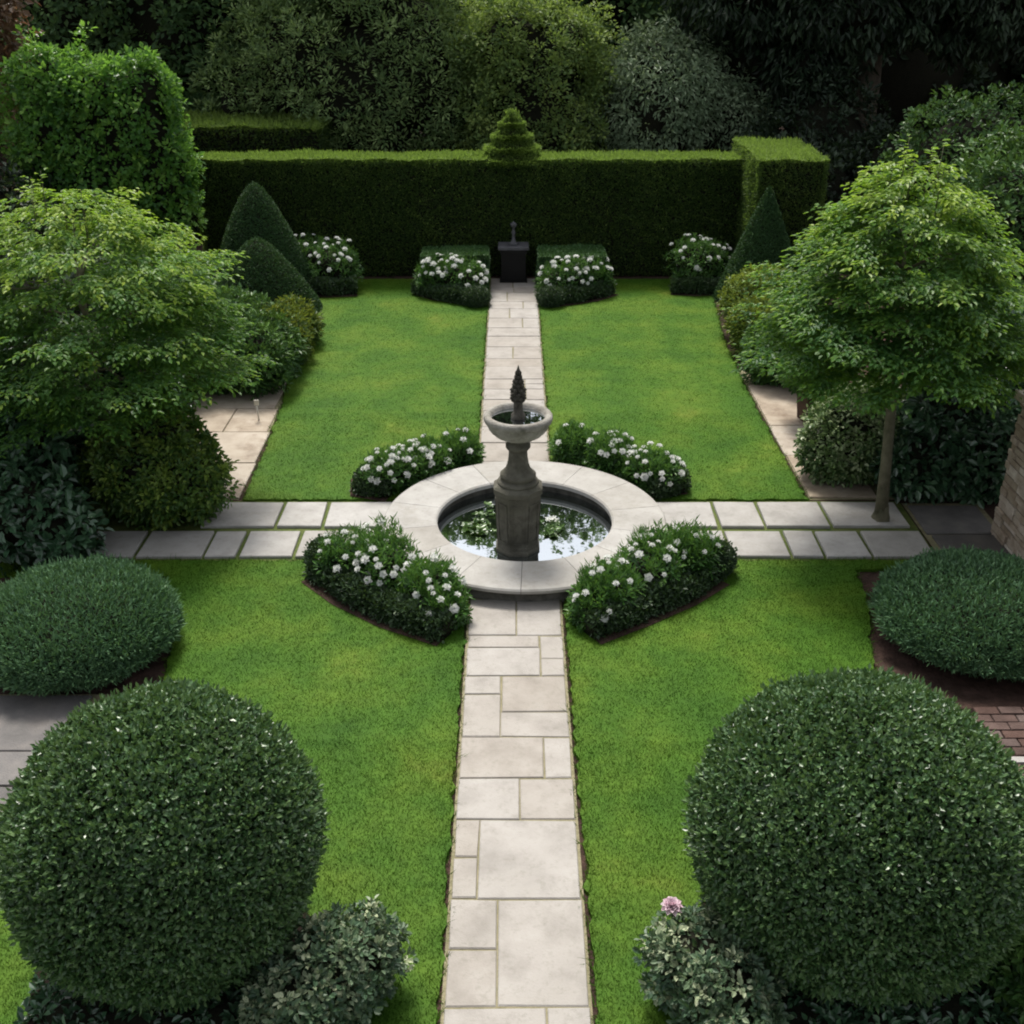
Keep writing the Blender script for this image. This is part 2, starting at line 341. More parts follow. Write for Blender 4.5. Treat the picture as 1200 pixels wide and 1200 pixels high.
def leafy(G, blobs, nc, k, rc, Ln, Wd, up=0.5, flat=0.5, tcen=0.5, tsp=0.2, csp=0.2, din=0.4, lump=0.2, lf=3.0, ph=0.0, six=False, droop=0.0, tip=0.0, zcut=None):
    """loose foliage: nc twigs over a crown of ellipsoids, k leaves round each twig end"""
    P, Nn = pick_blobs(blobs, nc, din, lump=lump, lf=lf, ph=ph)
    if zcut is not None:
        kq = P[:, 2] > zcut; P, Nn = P[kq], Nn[kq]
    n = len(P)
    A = unit(Nn + rdir(n) * .45 + np.array([0, 0, up - droop]))          # twig direction
    ct = rng.normal(tcen, csp, n) + tip * np.clip(A[:, 2], 0, 1) * rng.random(n)
    A = np.repeat(A, k, 0); C = np.repeat(P, k, 0); m = n * k
    R = rdir(m); R -= (R * A).sum(1, keepdims=True) * A * flat
    off = rng.random(m) ** .6
    Q = C + R * (rc * off)[:, None]
    D = unit(R * .9 + A * .5 + rdir(m) * .35 + np.array([0, 0, -droop]))
    NN = unit(A + rdir(m) * .55 + np.array([0, 0, up]))
    s = rng.uniform(.7, 1.3, m)
    leaf_quads(G, Q, D, NN, Ln * s, Wd * s, np.repeat(ct, k) + rng.normal(0, tsp * .6, m), six=six)
    return P
def cores(G, blobs, sh=0.72, mi=1, sub=2):
    for b in blobs: core(G, b[:3], np.array(b[3:6]) * sh, mi, sub, 0.12)

# ================================================================== THE SETTING
g = Geo(); s = 160
V = [(-s, -60, 0), (s, -60, 0), (s, 260, 0), (-s, 260, 0)]; g.add(V, [[0, 1, 2, 3]])
tag(g.build('ground', 'soil'), kind='structure')

LAWNS = [
 [(-3.30, 12.16), (-0.47, 12.16), (-0.46, 22.45), (-4.4, 22.45), (-3.9, 21.0), (-3.66, 18.2), (-3.42, 15.5), (-3.32, 13.6)],
 [(0.52, 12.16), (3.62, 12.16), (3.60, 14.0), (3.60, 15.7), (3.66, 18.2), (3.9, 21.0), (4.3, 22.45), (0.52, 22.45)],
 [(-5.6, 10.63), (-5.6, 10.30), (-3.72, 10.30), (-3.55, 9.8), (-3.30, 9.1), (-3.18, 8.2), (-3.05, 7.2), (-2.85, 6.2), (-3.4, 5.75), (-6.0, 5.6), (-6.0, 2.0), (-0.47, 2.0), (-0.47, 10.63)],
 [(0.54, 10.63), (0.54, 2.0), (4.6, 2.0), (4.6, 5.4), (3.5, 6.1), (3.25, 7.2), (3.35, 8.4), (3.62, 9.6), (3.72, 10.2), (3.72, 10.42), (4.6, 10.48), (4.6, 10.63)]]
def inside(P, poly):
    x, y = P[:, 0], P[:, 1]; q = np.zeros(len(P), bool); n = len(poly)
    for i in range(n):
        (x1, y1), (x2, y2) = poly[i], poly[(i + 1) % n]
        c = ((y1 > y) != (y2 > y)) & (x < (x2 - x1) * (y - y1) / (y2 - y1 + 1e-12) + x1)
        q ^= c
    return q
def soften(poly, step=0.07, amp=0.012):
    out = []
    for i in range(len(poly)):
        a, b = np.array(poly[i]), np.array(poly[(i + 1) % len(poly)]); L = np.linalg.norm(b - a); k = max(1, int(L / step))
        nrm = np.array([b[1] - a[1], a[0] - b[0]]) / max(L, 1e-6)
        for j in range(k): out.append(a + (b - a) * j / k + nrm * rng.normal(0, amp))
    return np.array(out)
blade = Geo()
for poly in LAWNS:
    e = soften(poly); n = len(e); g = Geo()
    V = np.concatenate([np.c_[e, np.zeros(n) + .001], np.c_[e, np.full(n, .034)]])
    g.add(V, [[k, (k + 1) % n, n + (k + 1) % n, n + k] for k in range(n)] + [[n + k for k in range(n)]])
    tag(g.build('lawn', 'lawn'), kind='structure')
    A = np.array(poly); lo, hi = A.min(0), A.max(0); lo[1] = max(lo[1], 4.2)
    for (y0, y1, dens, w, h) in ((4.2, 7.5, 9000, .006, .022), (7.5, 10.7, 6000, .007, .020), (10.7, 15, 3200, .009, .018), (15, 23, 1600, .012, .016)):
        a, b = max(lo[1], y0), min(hi[1], y1)
        if b <= a: continue
        m = int((hi[0] - lo[0]) * (b - a) * dens)
        P = np.c_[rng.uniform(lo[0], hi[0], m), rng.uniform(a, b, m)]
        P = P[inside(P, poly) & (np.abs(P[:, 0]) < P[:, 1] * .5 + 1.4) & (np.hypot(np.abs(P[:, 0]) - 2.17, P[:, 1] - 5.0) > .93)]
        m = len(P); th = rng.uniform(0, 2 * PI, m); ln = rng.uniform(.5, 1.3, m) * h * (1 + .12 * wob(np.c_[P, P[:, 0]], 2.5))
        B = np.c_[P, np.full(m, .03)]; S = np.c_[np.cos(th), np.sin(th), np.zeros(m)] * (w / 2)
        T = B + np.c_[rng.normal(0, .45, (m, 2)) * ln[:, None], ln]
        blade.add(np.stack([B - S, B + S, T], 1).reshape(-1, 3), np.arange(3 * m).reshape(-1, 3), np.repeat(rng.random(m), 3))
    # longer tufts hanging over the cut edge
    L = []
    for i in range(0, n):
        if 4.2 < e[i][1] < 22.4: L += [e[i] + rng.normal(0, .02, 2) for _ in range(10)]
    P = np.array(L); m = len(P); th = rng.uniform(0, 2 * PI, m); ln = rng.uniform(.03, .07, m)
    B = np.c_[P, np.full(m, .02)]; S = np.c_[np.cos(th), np.sin(th), np.zeros(m)] * .005
    T = B + np.c_[rng.normal(0, .6, (m, 2)) * ln[:, None], ln * .8]
    blade.add(np.stack([B - S, B + S, T], 1).reshape(-1, 3), np.arange(3 * m).reshape(-1, 3), np.repeat(rng.random(m), 3))
tag(blade.build('grass', 'blade'), kind='stuff')

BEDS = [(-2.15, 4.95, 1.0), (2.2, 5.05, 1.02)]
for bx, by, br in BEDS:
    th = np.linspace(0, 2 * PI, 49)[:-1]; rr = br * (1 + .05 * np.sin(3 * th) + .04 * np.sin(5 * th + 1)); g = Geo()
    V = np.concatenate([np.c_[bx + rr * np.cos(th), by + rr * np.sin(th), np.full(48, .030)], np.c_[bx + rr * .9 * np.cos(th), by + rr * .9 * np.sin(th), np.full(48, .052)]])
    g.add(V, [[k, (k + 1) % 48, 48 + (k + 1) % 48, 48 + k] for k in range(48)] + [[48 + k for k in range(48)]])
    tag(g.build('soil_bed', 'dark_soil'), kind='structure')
# central path, near half: joints as in the photograph
XL, XR, GAP = -0.435, 0.495, 0.007
g = Geo()
g.add([(XL - .015, 2, .029), (XR + .015, 2, .029), (XR + .015, 9.95, .029), (XL - .015, 9.95, .029)], [[0, 1, 2, 3]], mi=1)
def S(x0, y0, x1, y1, z=.040): slab(g, rect(x0 + GAP, y0 + GAP, x1 - GAP, y1 - GAP), 0.0, z + rng.uniform(-.003, .003), tint=rng.random())
S(XL, 9.12, .04, 9.80); S(.04, 9.12, XR, 9.80)
S(XL, 8.91, .27, 9.12); S(XL, 8.44, .27, 8.91); S(.27, 8.72, XR, 9.12); S(.27, 8.44, XR, 8.72)
S(XL, 8.16, -.10, 8.44); S(XL, 7.55, -.10, 8.16); S(-.10, 7.90, XR, 8.44); S(-.10, 7.55, XR, 7.90)
S(XL, 7.02, .27, 7.55); S(.27, 7.02, XR, 7.55)
S(XL, 6.54, .06, 7.02); S(.06, 6.54, XR, 7.02)
S(XL, 6.14, -.245, 6.54); S(XL, 5.74, -.245, 6.14); S(-.245, 5.74, XR, 6.54)
S(XL, 5.30, -.10, 5.74); S(XL, 4.84, -.10, 5.30); S(-.10, 4.84, XR, 5.74)
S(XL, 4.2, .22, 4.84); S(.22, 4.2, XR, 4.84); S(XL, 3.4, .1, 4.2); S(.1, 3.4, XR, 4.2); S(XL, 2.0, XR, 3.4)
tag(g.build('garden_path', ['slab', 'joint']), kind='structure')
g = Geo()
g.add([(XL - .015, 12.6, .029), (XR + .015, 12.6, .029), (XR + .015, 22.5, .029), (XL - .015, 22.5, .029)], [[0, 1, 2, 3]], mi=1)
y = 12.62
while y < 22.2:
    d = rng.uniform(.38, .66); q = rng.random()
    if q < .3: S(XL, y, XR, y + d)
    elif q < .8: c = rng.uniform(-.15, .25); S(XL, y, c, y + d); S(c, y, XR, y + d)
    else:
        c = rng.choice([-.15, .2]); h = d * rng.uniform(.4, .6)
        if c < 0: S(XL, y, c, y + h); S(XL, y + h, c, y + d); S(c, y, XR, y + d)
        else: S(XL, y, c, y + d); S(c, y, XR, y + h); S(c, y + h, XR, y + d)
    y += d
tag(g.build('garden_path', ['slab', 'joint']), kind='structure')
# cross path: two rows of big slabs with grassy joints
def cross(rows, bed):
    global g
    g = Geo(); x0, y0, x1, y1 = bed
    g.add([(x0, y0, .010), (x1, y0, .010), (x1, y1, .010), (x0, y1, .010)], [[0, 1, 2, 3]], mi=1)
    for (ya, yb, xs) in rows:
        for a, b in zip(xs[:-1], xs[1:]): slab(g, rect(a + .022, ya, b - .022, yb, .01), 0, .045 + rng.uniform(-.004, .004), tint=rng.random())
    return tag(g.build('cross_path', ['grey_slab', 'mossy_joint']), kind='structure')
cross([(11.43, 12.06, [-3.66, -2.76, -2.22, -1.35]), (10.71, 11.31, [-5.5, -4.74, -4.19, -3.43, -3.05, -2.42, -1.40])], (-5.6, 10.63, -1.2, 12.15))
cross([(11.43, 12.06, [1.45, 2.42, 2.96, 3.74, 4.66]), (10.71, 11.31, [1.45, 2.44, 3.11, 3.48, 4.01, 4.72])], (1.3, 10.63, 4.74, 12.15))
g = Geo()
for (x0, y0, x1, y1) in ((4.80, 11.28, 5.62, 12.0), (4.84, 10.55, 5.64, 11.24), (4.84, 9.85, 5.64, 10.51), (4.84, 9.1, 5.64, 9.81)):
    slab(g, rect(x0, y0, x1, y1), 0, .03, tint=rng.random())
g.add([(4.76, 9.0, .007), (5.7, 9.0, .007), (5.7, 12.1, .007), (4.76, 12.1, .007)], [[0, 1, 2, 3]], mi=1)
tag(g.build('side_path', ['patio_slab', 'joint']), kind='structure')
# sandy side paths beside the far lawns
g = Geo(); g.add([(-5.0, 12.2, .006), (-3.36, 12.2, .006), (-3.46, 17, .006), (-5.0, 17, .006)], [[0, 1, 2, 3]], mi=1)
for (y0, y1, xs) in ((12.22, 13.25, [-4.9, -3.36]), (13.27, 14.3, [-4.9, -3.38]), (14.32, 15.2, [-4.9, -4.05, -3.43]), (15.22, 16.6, [-4.9, -3.50])):
    for a, b in zip(xs[:-1], xs[1:]): slab(g, rect(a + .008, y0, b - .008, y1, .004), 0, .028 + rng.uniform(-.003, .003), tint=rng.random())
tag(g.build('side_path', ['sand_slab', 'joint']), kind='structure')
g = Geo(); g.add([(3.66, 12.2, .006), (4.9, 12.2, .006), (4.9, 17, .006), (3.64, 17, .006)], [[0, 1, 2, 3]], mi=1)
for (y0, y1, xs) in ((12.24, 13.5, [3.67, 4.5]), (13.52, 14.55, [3.65, 4.5]), (14.57, 16.2, [3.66, 4.5])):
    for a, b in zip(xs[:-1], xs[1:]): slab(g, rect(a, y0, b, y1, .004), 0, .028 + rng.uniform(-.003, .003), tint=rng.random())
tag(g.build('side_path', ['sand_slab', 'joint']), kind='structure')
# patio slabs at the left edge, brick-red paving at the right edge
g = Geo(); g.add([(-7, 5.7, .006), (-3.5, 5.7, .006), (-3.62, 8.2, .006), (-7, 8.2, .006)], [[0, 1, 2, 3]], mi=1)
for (y0, y1, xs) in ((7.38, 8.15, [-6.6, -5.2, -3.78]), (6.95, 7.36, [-6.6, -4.9, -3.72]), (6.35, 6.93, [-6.6, -5.1, -3.62]), (5.75, 6.33, [-6.6, -5.5, -4.4, -3.55])):
    for a, b in zip(xs[:-1], xs[1:]): slab(g, rect(a + .01, y0, b - .01, y1), 0, .03, tint=rng.random())
tag(g.build('patio', ['patio_slab', 'joint']), kind='structure')
g = Geo(); g.add([(3.95, 5.6, .006), (6.2, 5.6, .006), (6.2, 7.99, .006), (3.98, 7.99, .006)], [[0, 1, 2, 3]], mi=1)
y = 5.65
while y < 8.0:
    x = 4.0 + (.1 if int(y * 9.1) % 2 else 0)
    while x < 6.1: slab(g, rect(x, y, x + .205, y + .10, .003), 0, .025 + rng.uniform(-.004, .004), tint=rng.random(), bev=.005); x += .217
    y += .112
tag(g.build('patio', ['brick_slab', 'dark_soil']), kind='structure')
g = Geo(); slab(g, rect(4.02, 7.22, 5.6, 7.29), 0, .04, tint=.9)
tag(g.build('kerb', ['grey_slab']), kind='structure')

# ================================================================== POOL AND FOUNTAIN
PC = (0.145, 11.28)
pool = thing('stone_pool', 'round stone garden pool with broad pale coping, the fountain standing in it', 'pool', (PC[0], PC[1], 0))
g = Geo(); prof = [(1.0, .012), (1.53, .012), (1.53, .165), (1.0, .165)]
lathe(g, [(1.06, -.30), (1.53, -.30), (1.53, .165), (1.06, .165), (1.06, -.30)], (0, 0, 0), 96)
g.build('wall', 'pool_wall', pool)
g = Geo(); ns = 14
for i in range(ns):
    a0 = 2 * PI * i / ns + .19 + .002; a1 = 2 * PI * (i + 1) / ns + .19 - .002; q = 10; V = []
    pr = [(1.0, .168), (1.60, .168), (1.618, .185), (1.618, .212), (1.60, .228), (1.02, .228), (1.0, .212)]
    for j in range(q + 1):
        th = a0 + (a1 - a0) * j / q
        V += [(r * math.cos(th), r * math.sin(th), z) for r, z in pr]
    m = len(pr)
    F = [[j * m + k, (j + 1) * m + k, (j + 1) * m + (k + 1) % m, j * m + (k + 1) % m] for j in range(q) for k in range(m)]
    F += [list(range(m)), [q * m + k for k in range(m)][::-1]]
    g.add(V, F, rng.random())
g.build('coping', 'coping', pool)
g = Geo(); lathe(g, [(0.001, -.28), (1.07, -.28)], (0, 0, 0), 64); g.build('floor', 'pool_floor', pool)
g = Geo(); th = np.linspace(0, 2 * PI, 97)[:-1]
g.add(np.c_[PC[0] + 1.055 * np.cos(th), PC[1] + 1.055 * np.sin(th), np.full(96, .075)], [list(range(96))])
tag(g.build('water', 'water'), kind='structure')

FC = (0.065, 10.88)
ft = thing('fountain', 'weathered stone fountain with panelled pedestal, bowl and pineapple finial in the pool', 'fountain', (FC[0], FC[1], 0))
def octo(G, r0, r1, z0, z1, mi=0):
    lathe(G, [(r0, z0), (r1, z1)], (0, 0, 0), 8, mi, False, rot=PI / 8)
def oct_stack(G, prof): lathe(G, prof, (0, 0, 0), 8, 0, False, rot=PI / 8)
g = Geo(); oct_stack(g, [(.262, -.27), (.262, .10), (.245, .125), (.245, .16), (.238, .17), (.262, .72), (.262, .76), (.285, .78), (.285, .83), (.262, .85), (.235, .87)])
for k in range(8):       # sunk panels with a raised bead on each face
    a = PI / 4 * k; ca, sa = math.cos(a), math.sin(a)
    def pt(u, z, d): ap = (.2385 + (.262 - .2385) * (z - .17) / .55) * math.cos(PI / 8) + d; return (ap * ca - u * sa, ap * sa + u * ca, z)
    for (u0, z0, u1, z1) in ((-.072, .22, -.06, .67), (.06, .22, .072, .67), (-.072, .67, .072, .685), (-.072, .205, .072, .22)):
        V = [pt(u, z, d) for d in (-.004, .010) for (u, z) in ((u0, z0), (u1, z0), (u1, z1), (u0, z1))]
        g.add(V, [[4, 5, 6, 7], [0, 1, 5, 4], [1, 2, 6, 5], [2, 3, 7, 6], [3, 0, 4, 7]])
g.build('pedestal', 'old_stone', ft)
g = Geo(); lathe(g, [(.222, .865), (.226, .885), (.215, .905), (.185, .915), (.180, .935), (.196, .95), (.196, .975), (.175, .995), (.140, 1.03), (.118, 1.09), (.104, 1.17), (.100, 1.24), (.100, 1.262), (.122, 1.272), (.134, 1.292), (.134, 1.318), (.115, 1.338), (.105, 1.37), (.112, 1.385)], (0, 0, 0), 48)
g.build('shaft', 'old_stone', ft)
g = Geo(); rib = lambda th, z: .018 * math.cos(20 * th) if 1.40 < z < 1.575 else 0
lathe(g, [(.112, 1.385), (.15, 1.392), (.215, 1.42), (.275, 1.465), (.315, 1.52), (.332, 1.565), (.338, 1.578), (.356, 1.588), (.366, 1.612), (.365, 1.645), (.352, 1.664), (.330, 1.673), (.305, 1.666), (.288, 1.64), (.26, 1.575), (.18, 1.53), (.05, 1.52)], (0, 0, 0), 120, wave=rib)
bowl = g.build('bowl', 'bowl_stone', ft)
g = Geo(); th = np.linspace(0, 2 * PI, 49)[:-1]; g.add(np.c_[.281 * np.cos(th), .281 * np.sin(th), np.full(48, 1.622)], [list(range(48))])
g.build('bowl_water', 'water', bowl)
g = Geo(); lathe(g, [(.075, 1.52), (.075, 1.66), (.058, 1.675), (.05, 1.72), (.048, 1.78), (.055, 1.80), (.075, 1.815)], (0, 0, 0), 24)
zz = 1.815
for i in range(7):       # overlapping scale tiers of the pineapple
    r = [.066, .072, .066, .056, .046, .036, .026][i]; h = .052
    lathe(g, [(r * .8, zz), (r * 1.06, zz + h * .55), (r * .86, zz + h), (r * .7, zz + h)], (0, 0, 0), 40, wave=lambda t, z, i=i:   .30 * math.cos(6 * t + PI * (i % 2)))
    zz += h * .88
lathe(g, [(.026, zz), (.018, zz + .02), (.001, zz + .075)], (0, 0, 0), 12)
g.build('finial', 'finial_stone', ft)

# water lilies
def lily(label, spots, flowers):
    t = thing('water_lily', label, 'water lily', (spots[0][0], spots[0][1], .08), 'water lilies in the pool')
    g = Geo()
    for (x, y, r) in spots:
        a0 = rng.uniform(0, 2 * PI); n = 14; th = a0 + np.linspace(.15, 2 * PI - .15, n); z = .082 + rng.uniform(0, .025)
        V = [(x, y, z)] + [(x + r * math.cos(a), y + r * math.sin(a), z + .012 * math.sin(3 * a)) for a in th]
        g.add(V, [[0, k, k + 1] for k in range(1, n)], rng.random())
    m = len(spots) * 2; sp = np.array(spots)[rng.integers(0, len(spots), m)]; a = rng.uniform(0, 2 * PI, m)
    leaf_quads(g, np.c_[sp[:, :2], np.full(m, .08)], np.c_[np.cos(a), np.sin(a), rng.uniform(.2, 1.1, m)], np.tile([0, 0, 1.], (m, 1)) + rdir(m) * .4, rng.uniform(.05, .10, m), .05, rng.random(m), six=True)
    g.build('foliage', 'lily', t).location = (-spots[0][0], -spots[0][1], -.08)
    for (x, y, r) in flowers:
        g = Geo()
        for ring, (m, el, ln) in enumerate(((7, .5, 1.), (6, .95, .85), (4, 1.3, .6))):
            a = np.arange(m) * 2 * PI / m + ring
            D = np.c_[np.cos(a) * math.cos(el), np.sin(a) * math.cos(el), np.full(m, math.sin(el))]
            leaf_quads(g, np.tile([x, y, .09], (m, 1)), D, np.tile([0, 0, 1.], (m, 1)) - D * .3, r * ln, r * .6, rng.random(m))
        g.build('flower', 'petal', t).location = (-spots[0][0], -spots[0][1], -.08)
    return t
lily('lily pads floating left of the fountain pedestal', [(-.40 + rng.normal(0, .10), 11.28 + rng.normal(0, .10), rng.uniform(.03, .06)) for _ in range(30)], [])
lily('lily pads with one white bloom floating right of the fountain pedestal', [(.44 + rng.normal(0, .07), 11.25 + rng.normal(0, .14), rng.uniform(.03, .055)) for _ in range(24)], [(.46, 11.45, .10)])
lily('few small lily pads near the back of the pool behind the pedestal', [(-.28 + rng.normal(0, .07), 11.75 + rng.normal(0, .1), rng.uniform(.03, .05)) for _ in range(9)], [])

# ================================================================== CLIPPED BALLS AND DOMES
def clipped_solid(name, label, cat, c, r, mat, n, Ln, Wd, shape=None, trunk=None, group=None, loc=None, depth=.10, jit=1.0, six=False, upb=.25, lump=.04, tsp=.24):
    c = np.array(c, float); r = np.array(r, float)
    t = thing(name, label, cat, (c[0], c[1], 0), group)
    u = rdir(n); 
    if shape: u = shape(u)
    P = u * r * (1 + lump * wob(u * 2.2, 2.0, c[0]))[:, None] + c
    Nn = unit(u / r)
    k = P[:, 2] > .02; P, Nn = P[k], Nn[k]
    g = Geo(); clipped(g, P, Nn, Ln, Wd, depth, upb=upb, jit=jit, six=six, tsp=tsp)
    # a few shoots the shears missed
    q = rng.choice(len(P), len(P) // 55); m = len(q)
    leaf_quads(g, P[q] + Nn[q] * .02, unit(Nn[q] + rdir(m) * .4 + [0, 0, .5]), rdir(m), Ln * 1.3, Wd, rng.normal(.75, .15, m))
    V, F = ico(4)
    if shape: V = shape(V)
    V = V * (r - depth * .9) * (1 + lump * wob(V * 2.2, 2.0, c[0]))[:, None] + c
    V[:, 2] = np.maximum(V[:, 2], .03)
    g.add(V, F, .5, 1, True)
    g.build('foliage', [mat, 'twig'], t, loc=(c[0], c[1], 0))
    if trunk:
        g = Geo(); tube(g, [(0, 0, -.05), (.01, 0, .15), (0, .01, c[2] - r[2] * .5)], [trunk * 1.3, trunk, trunk * .8], 10); g.build('trunk', 'bark', t)
    return t
def egg(u):
    u = u.copy(); lo = u[:, 2] < 0
    u[lo, 0] *= 1 - .10 * u[lo, 2] ** 2; u[lo, 1] *= 1 - .10 * u[lo, 2] ** 2
    return u
clipped_solid('topiary_ball', 'large clipped dark green box ball at the bottom left, near the camera', 'topiary', (-2.14, 5.20, 1.08), (.935, .94, .955), 'box', 98000, .038, .025, egg, .07, 'pair of large clipped box balls', six=False)
clipped_solid('topiary_ball', 'large clipped box ball at the bottom right, beside the pink peony', 'topiary', (2.18, 5.32, 1.05), (1.03, 1.02, .965), 'box', 104000, .038, .025, egg, .07, 'pair of large clipped box balls')
def dome(u): u = u.copy(); u[:, 2] = np.where(u[:, 2] < 0, u[:, 2] * .55, u[:, 2]); return u
clipped_solid('shrub_dome', 'low grey-green mounded shrub at the left edge, below the cross path', 'shrub', (-4.16, 8.92, .26), (.96, .95, .50), 'grey_green', 52000, .055, .016, dome, None, 'pair of low mounded grey-green shrubs', depth=.13, jit=1.1, upb=.6, lump=.05)
clipped_solid('shrub_dome', 'low grey-green mounded shrub at the right edge, beside the stone wall', 'shrub', (4.58, 9.12, .26), (1.02, .95, .48), 'grey_green', 52000, .055, .016, dome, None, 'pair of low mounded grey-green shrubs', depth=.13, jit=1.1, upb=.6, lump=.05)

# cones
def cone(label, x, y, R, H, n, ex=.68):
    t = thing('topiary_cone', label, 'topiary', (x, y, 0), 'clipped yew cones in front of the hedge')
    prof = lambda s: R * np.clip(1 - s, 0, 1) ** ex     # s: 0 base, 1 tip
    s = np.linspace(0, 1, 400); w = prof(s) + .02; cdf = np.cumsum(w); cdf /= cdf[-1]
    q = np.interp(rng.random(n), cdf, s); a = rng.uniform(0, 2 * PI, n); rr = prof(q) * (1 + .02 * np.sin(3 * a + 5 * q))
    P = np.c_[rr * np.cos(a), rr * np.sin(a), .03 + q * H]
    sl = R / H; Nn = unit(np.c_[np.cos(a), np.sin(a), np.full(n, sl)])
    g = Geo(); clipped(g, P, Nn, .045, .017, .05, upb=.3, jit=.8)
    lathe(g, [(max(prof(v) - .05, .004), .03 + v * H * .97) for v in np.linspace(0, 1, 24)], (0, 0, 0), 32, 1)
    g.build('foliage', ['cone_yew', 'twig'], t)
cone('tall clipped yew cone beside the far-left white flower bed', -4.90, 21.5, 1.06, 2.10, 42000)
cone('shorter clipped yew cone standing just in front of the tall left cone', -4.66, 20.2, 1.08, 1.36, 30000)
cone('clipped yew cone against the projecting end block of the hedge at right', 4.78, 21.0, .86, 2.12, 40000, .9)

# ================================================================== HEDGES
def box_points(x0, y0, z0, x1, y1, z1, n, faces='fblrt'):
    d = {'f': (x1 - x0) * (z1 - z0), 'b': (x1 - x0) * (z1 - z0), 'l': (y1 - y0) * (z1 - z0), 'r': (y1 - y0) * (z1 - z0), 't': (x1 - x0) * (y1 - y0)}
    tot = sum(d[k] for k in faces); Ps, Ns = [], []
    for k in faces:
        m = int(n * d[k] / tot); X = rng.uniform(x0, x1, m); Y = rng.uniform(y0, y1, m); Z = rng.uniform(z0, z1, m); o = np.ones(m)
        if k == 'f': Ps.append(np.c_[X, o * y0, Z]); Ns.append(np.tile([0, -1., 0], (m, 1)))
        if k == 'b': Ps.append(np.c_[X, o * y1, Z]); Ns.append(np.tile([0, 1., 0], (m, 1)))
        if k == 'l': Ps.append(np.c_[o * x0, Y, Z]); Ns.append(np.tile([-1., 0, 0], (m, 1)))
        if k == 'r': Ps.append(np.c_[o * x1, Y, Z]); Ns.append(np.tile([1., 0, 0], (m, 1)))
        if k == 't': Ps.append(np.c_[X, Y, o * z1]); Ns.append(np.tile([0, 0, 1.], (m, 1)))
    P, Nn = np.concatenate(Ps), np.concatenate(Ns)
    return P + Nn * (wob(P, 1.1, x0) * .05 + wob(P, 4.0, 1.0) * .022)[:, None], Nn
def hedge_block(G, x0, y0, z0, x1, y1, z1, n, Ln=.05, Wd=.02, depth=.09, faces='fblrt', shoots=0.02, tcen=.5):
    P, Nn = box_points(x0, y0, z0, x1, y1, z1, n, faces)
    clipped(G, P, Nn, Ln, Wd, depth, upb=.35, jit=.9, tcen=tcen - .06 + np.where(Nn[:, 2] > .9, .42, 0.0))  # top leaves tinted lighter, faces darker: sunlight painted in along with fresh growth
    top = np.where(Nn[:, 2] > .9)[0]
    if len(top) and shoots:
        q = rng.choice(top, int(len(top) * shoots * 6)); m = len(q)
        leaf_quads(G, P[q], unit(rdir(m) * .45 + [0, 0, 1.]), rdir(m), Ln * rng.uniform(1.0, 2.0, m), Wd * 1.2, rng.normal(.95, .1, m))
        q = rng.choice(top, int(len(top) * .9)); m = len(q)      # flat-lying clipped tips on the top face, their pale tint painting in sunlight
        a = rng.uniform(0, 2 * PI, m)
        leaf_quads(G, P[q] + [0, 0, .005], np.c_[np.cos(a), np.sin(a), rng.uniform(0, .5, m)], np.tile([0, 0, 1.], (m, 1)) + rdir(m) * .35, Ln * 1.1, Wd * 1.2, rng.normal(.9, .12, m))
    d = depth * .8
    box(G, x0 + d, y0 + d, max(z0, .0) + .005, x1 - d, y1 - d, z1 - d, 1)
hd = thing('yew_hedge', 'long tall clipped yew hedge closing the garden, lit along its flat top', 'hedge', (-.8, 23.2, 0))
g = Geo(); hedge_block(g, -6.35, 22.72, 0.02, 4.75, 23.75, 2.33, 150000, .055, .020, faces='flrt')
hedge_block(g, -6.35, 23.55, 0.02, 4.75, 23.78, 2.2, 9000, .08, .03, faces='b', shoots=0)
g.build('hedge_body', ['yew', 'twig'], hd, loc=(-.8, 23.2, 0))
g = Geo()       # stepped finial clipped into the top, three tiers
for i, (hw, z0, z1) in enumerate(((.66, 2.24, 2.46), (.50, 2.46, 2.68), (.35, 2.68, 2.90), (.20, 2.90, 3.10))):
    m = 5200 - i * 1000; a = rng.uniform(0, 2 * PI, m); q = rng.random(m); sq = 1 / np.maximum(np.abs(np.cos(a)), np.abs(np.sin(a))) ** .6
    r = hw * sq * (1.0 - .30 * q)
    P = np.c_[r * np.cos(a), 23.1 + r * np.sin(a) * .75, z0 + (z1 - z0) * q]
    clipped(g, P, unit(np.c_[np.cos(a), np.sin(a), np.full(m, .45)]), .06, .022, .09, upb=.2, jit=1.0, tcen=.62)
    m = 900; a = rng.uniform(0, 2 * PI, m); r = hw * rng.uniform(.8, 1.05, m)
    leaf_quads(g, np.c_[r * np.cos(a), 23.1 + r * np.sin(a) * .75, rng.uniform(z0, z0 + .1, m)], unit(np.c_[np.cos(a), np.sin(a), rng.uniform(0, .6, m)]), rdir(m), .10, .025, rng.normal(.95, .1, m))  # pale leaves along each tier edge, rim light painted in the tint
    core(g, (0, 23.1, (z0 + z1) / 2), (hw * .82, hw * .62, (z1 - z0) * .62), 1, 2)
m = 260; leaf_quads(g, np.c_[rng.normal(0, .05, (m, 1)), 23.1 + rng.normal(0, .05, (m, 1)), rng.uniform(3.05, 3.22, (m, 1))], unit(rdir(m) * .6 + [0, 0, .8]), rdir(m), .08, .024, rng.normal(.75, .15, m))
g.build('topiary_finial', ['yew', 'twig'], hd, loc=(-.8, 23.2, 0))
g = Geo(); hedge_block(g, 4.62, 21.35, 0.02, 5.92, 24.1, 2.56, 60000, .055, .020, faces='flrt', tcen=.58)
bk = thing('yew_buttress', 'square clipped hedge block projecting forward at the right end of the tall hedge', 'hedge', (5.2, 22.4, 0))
g.build('foliage', ['yew', 'twig'], bk, loc=(5.2, 22.4, 0))
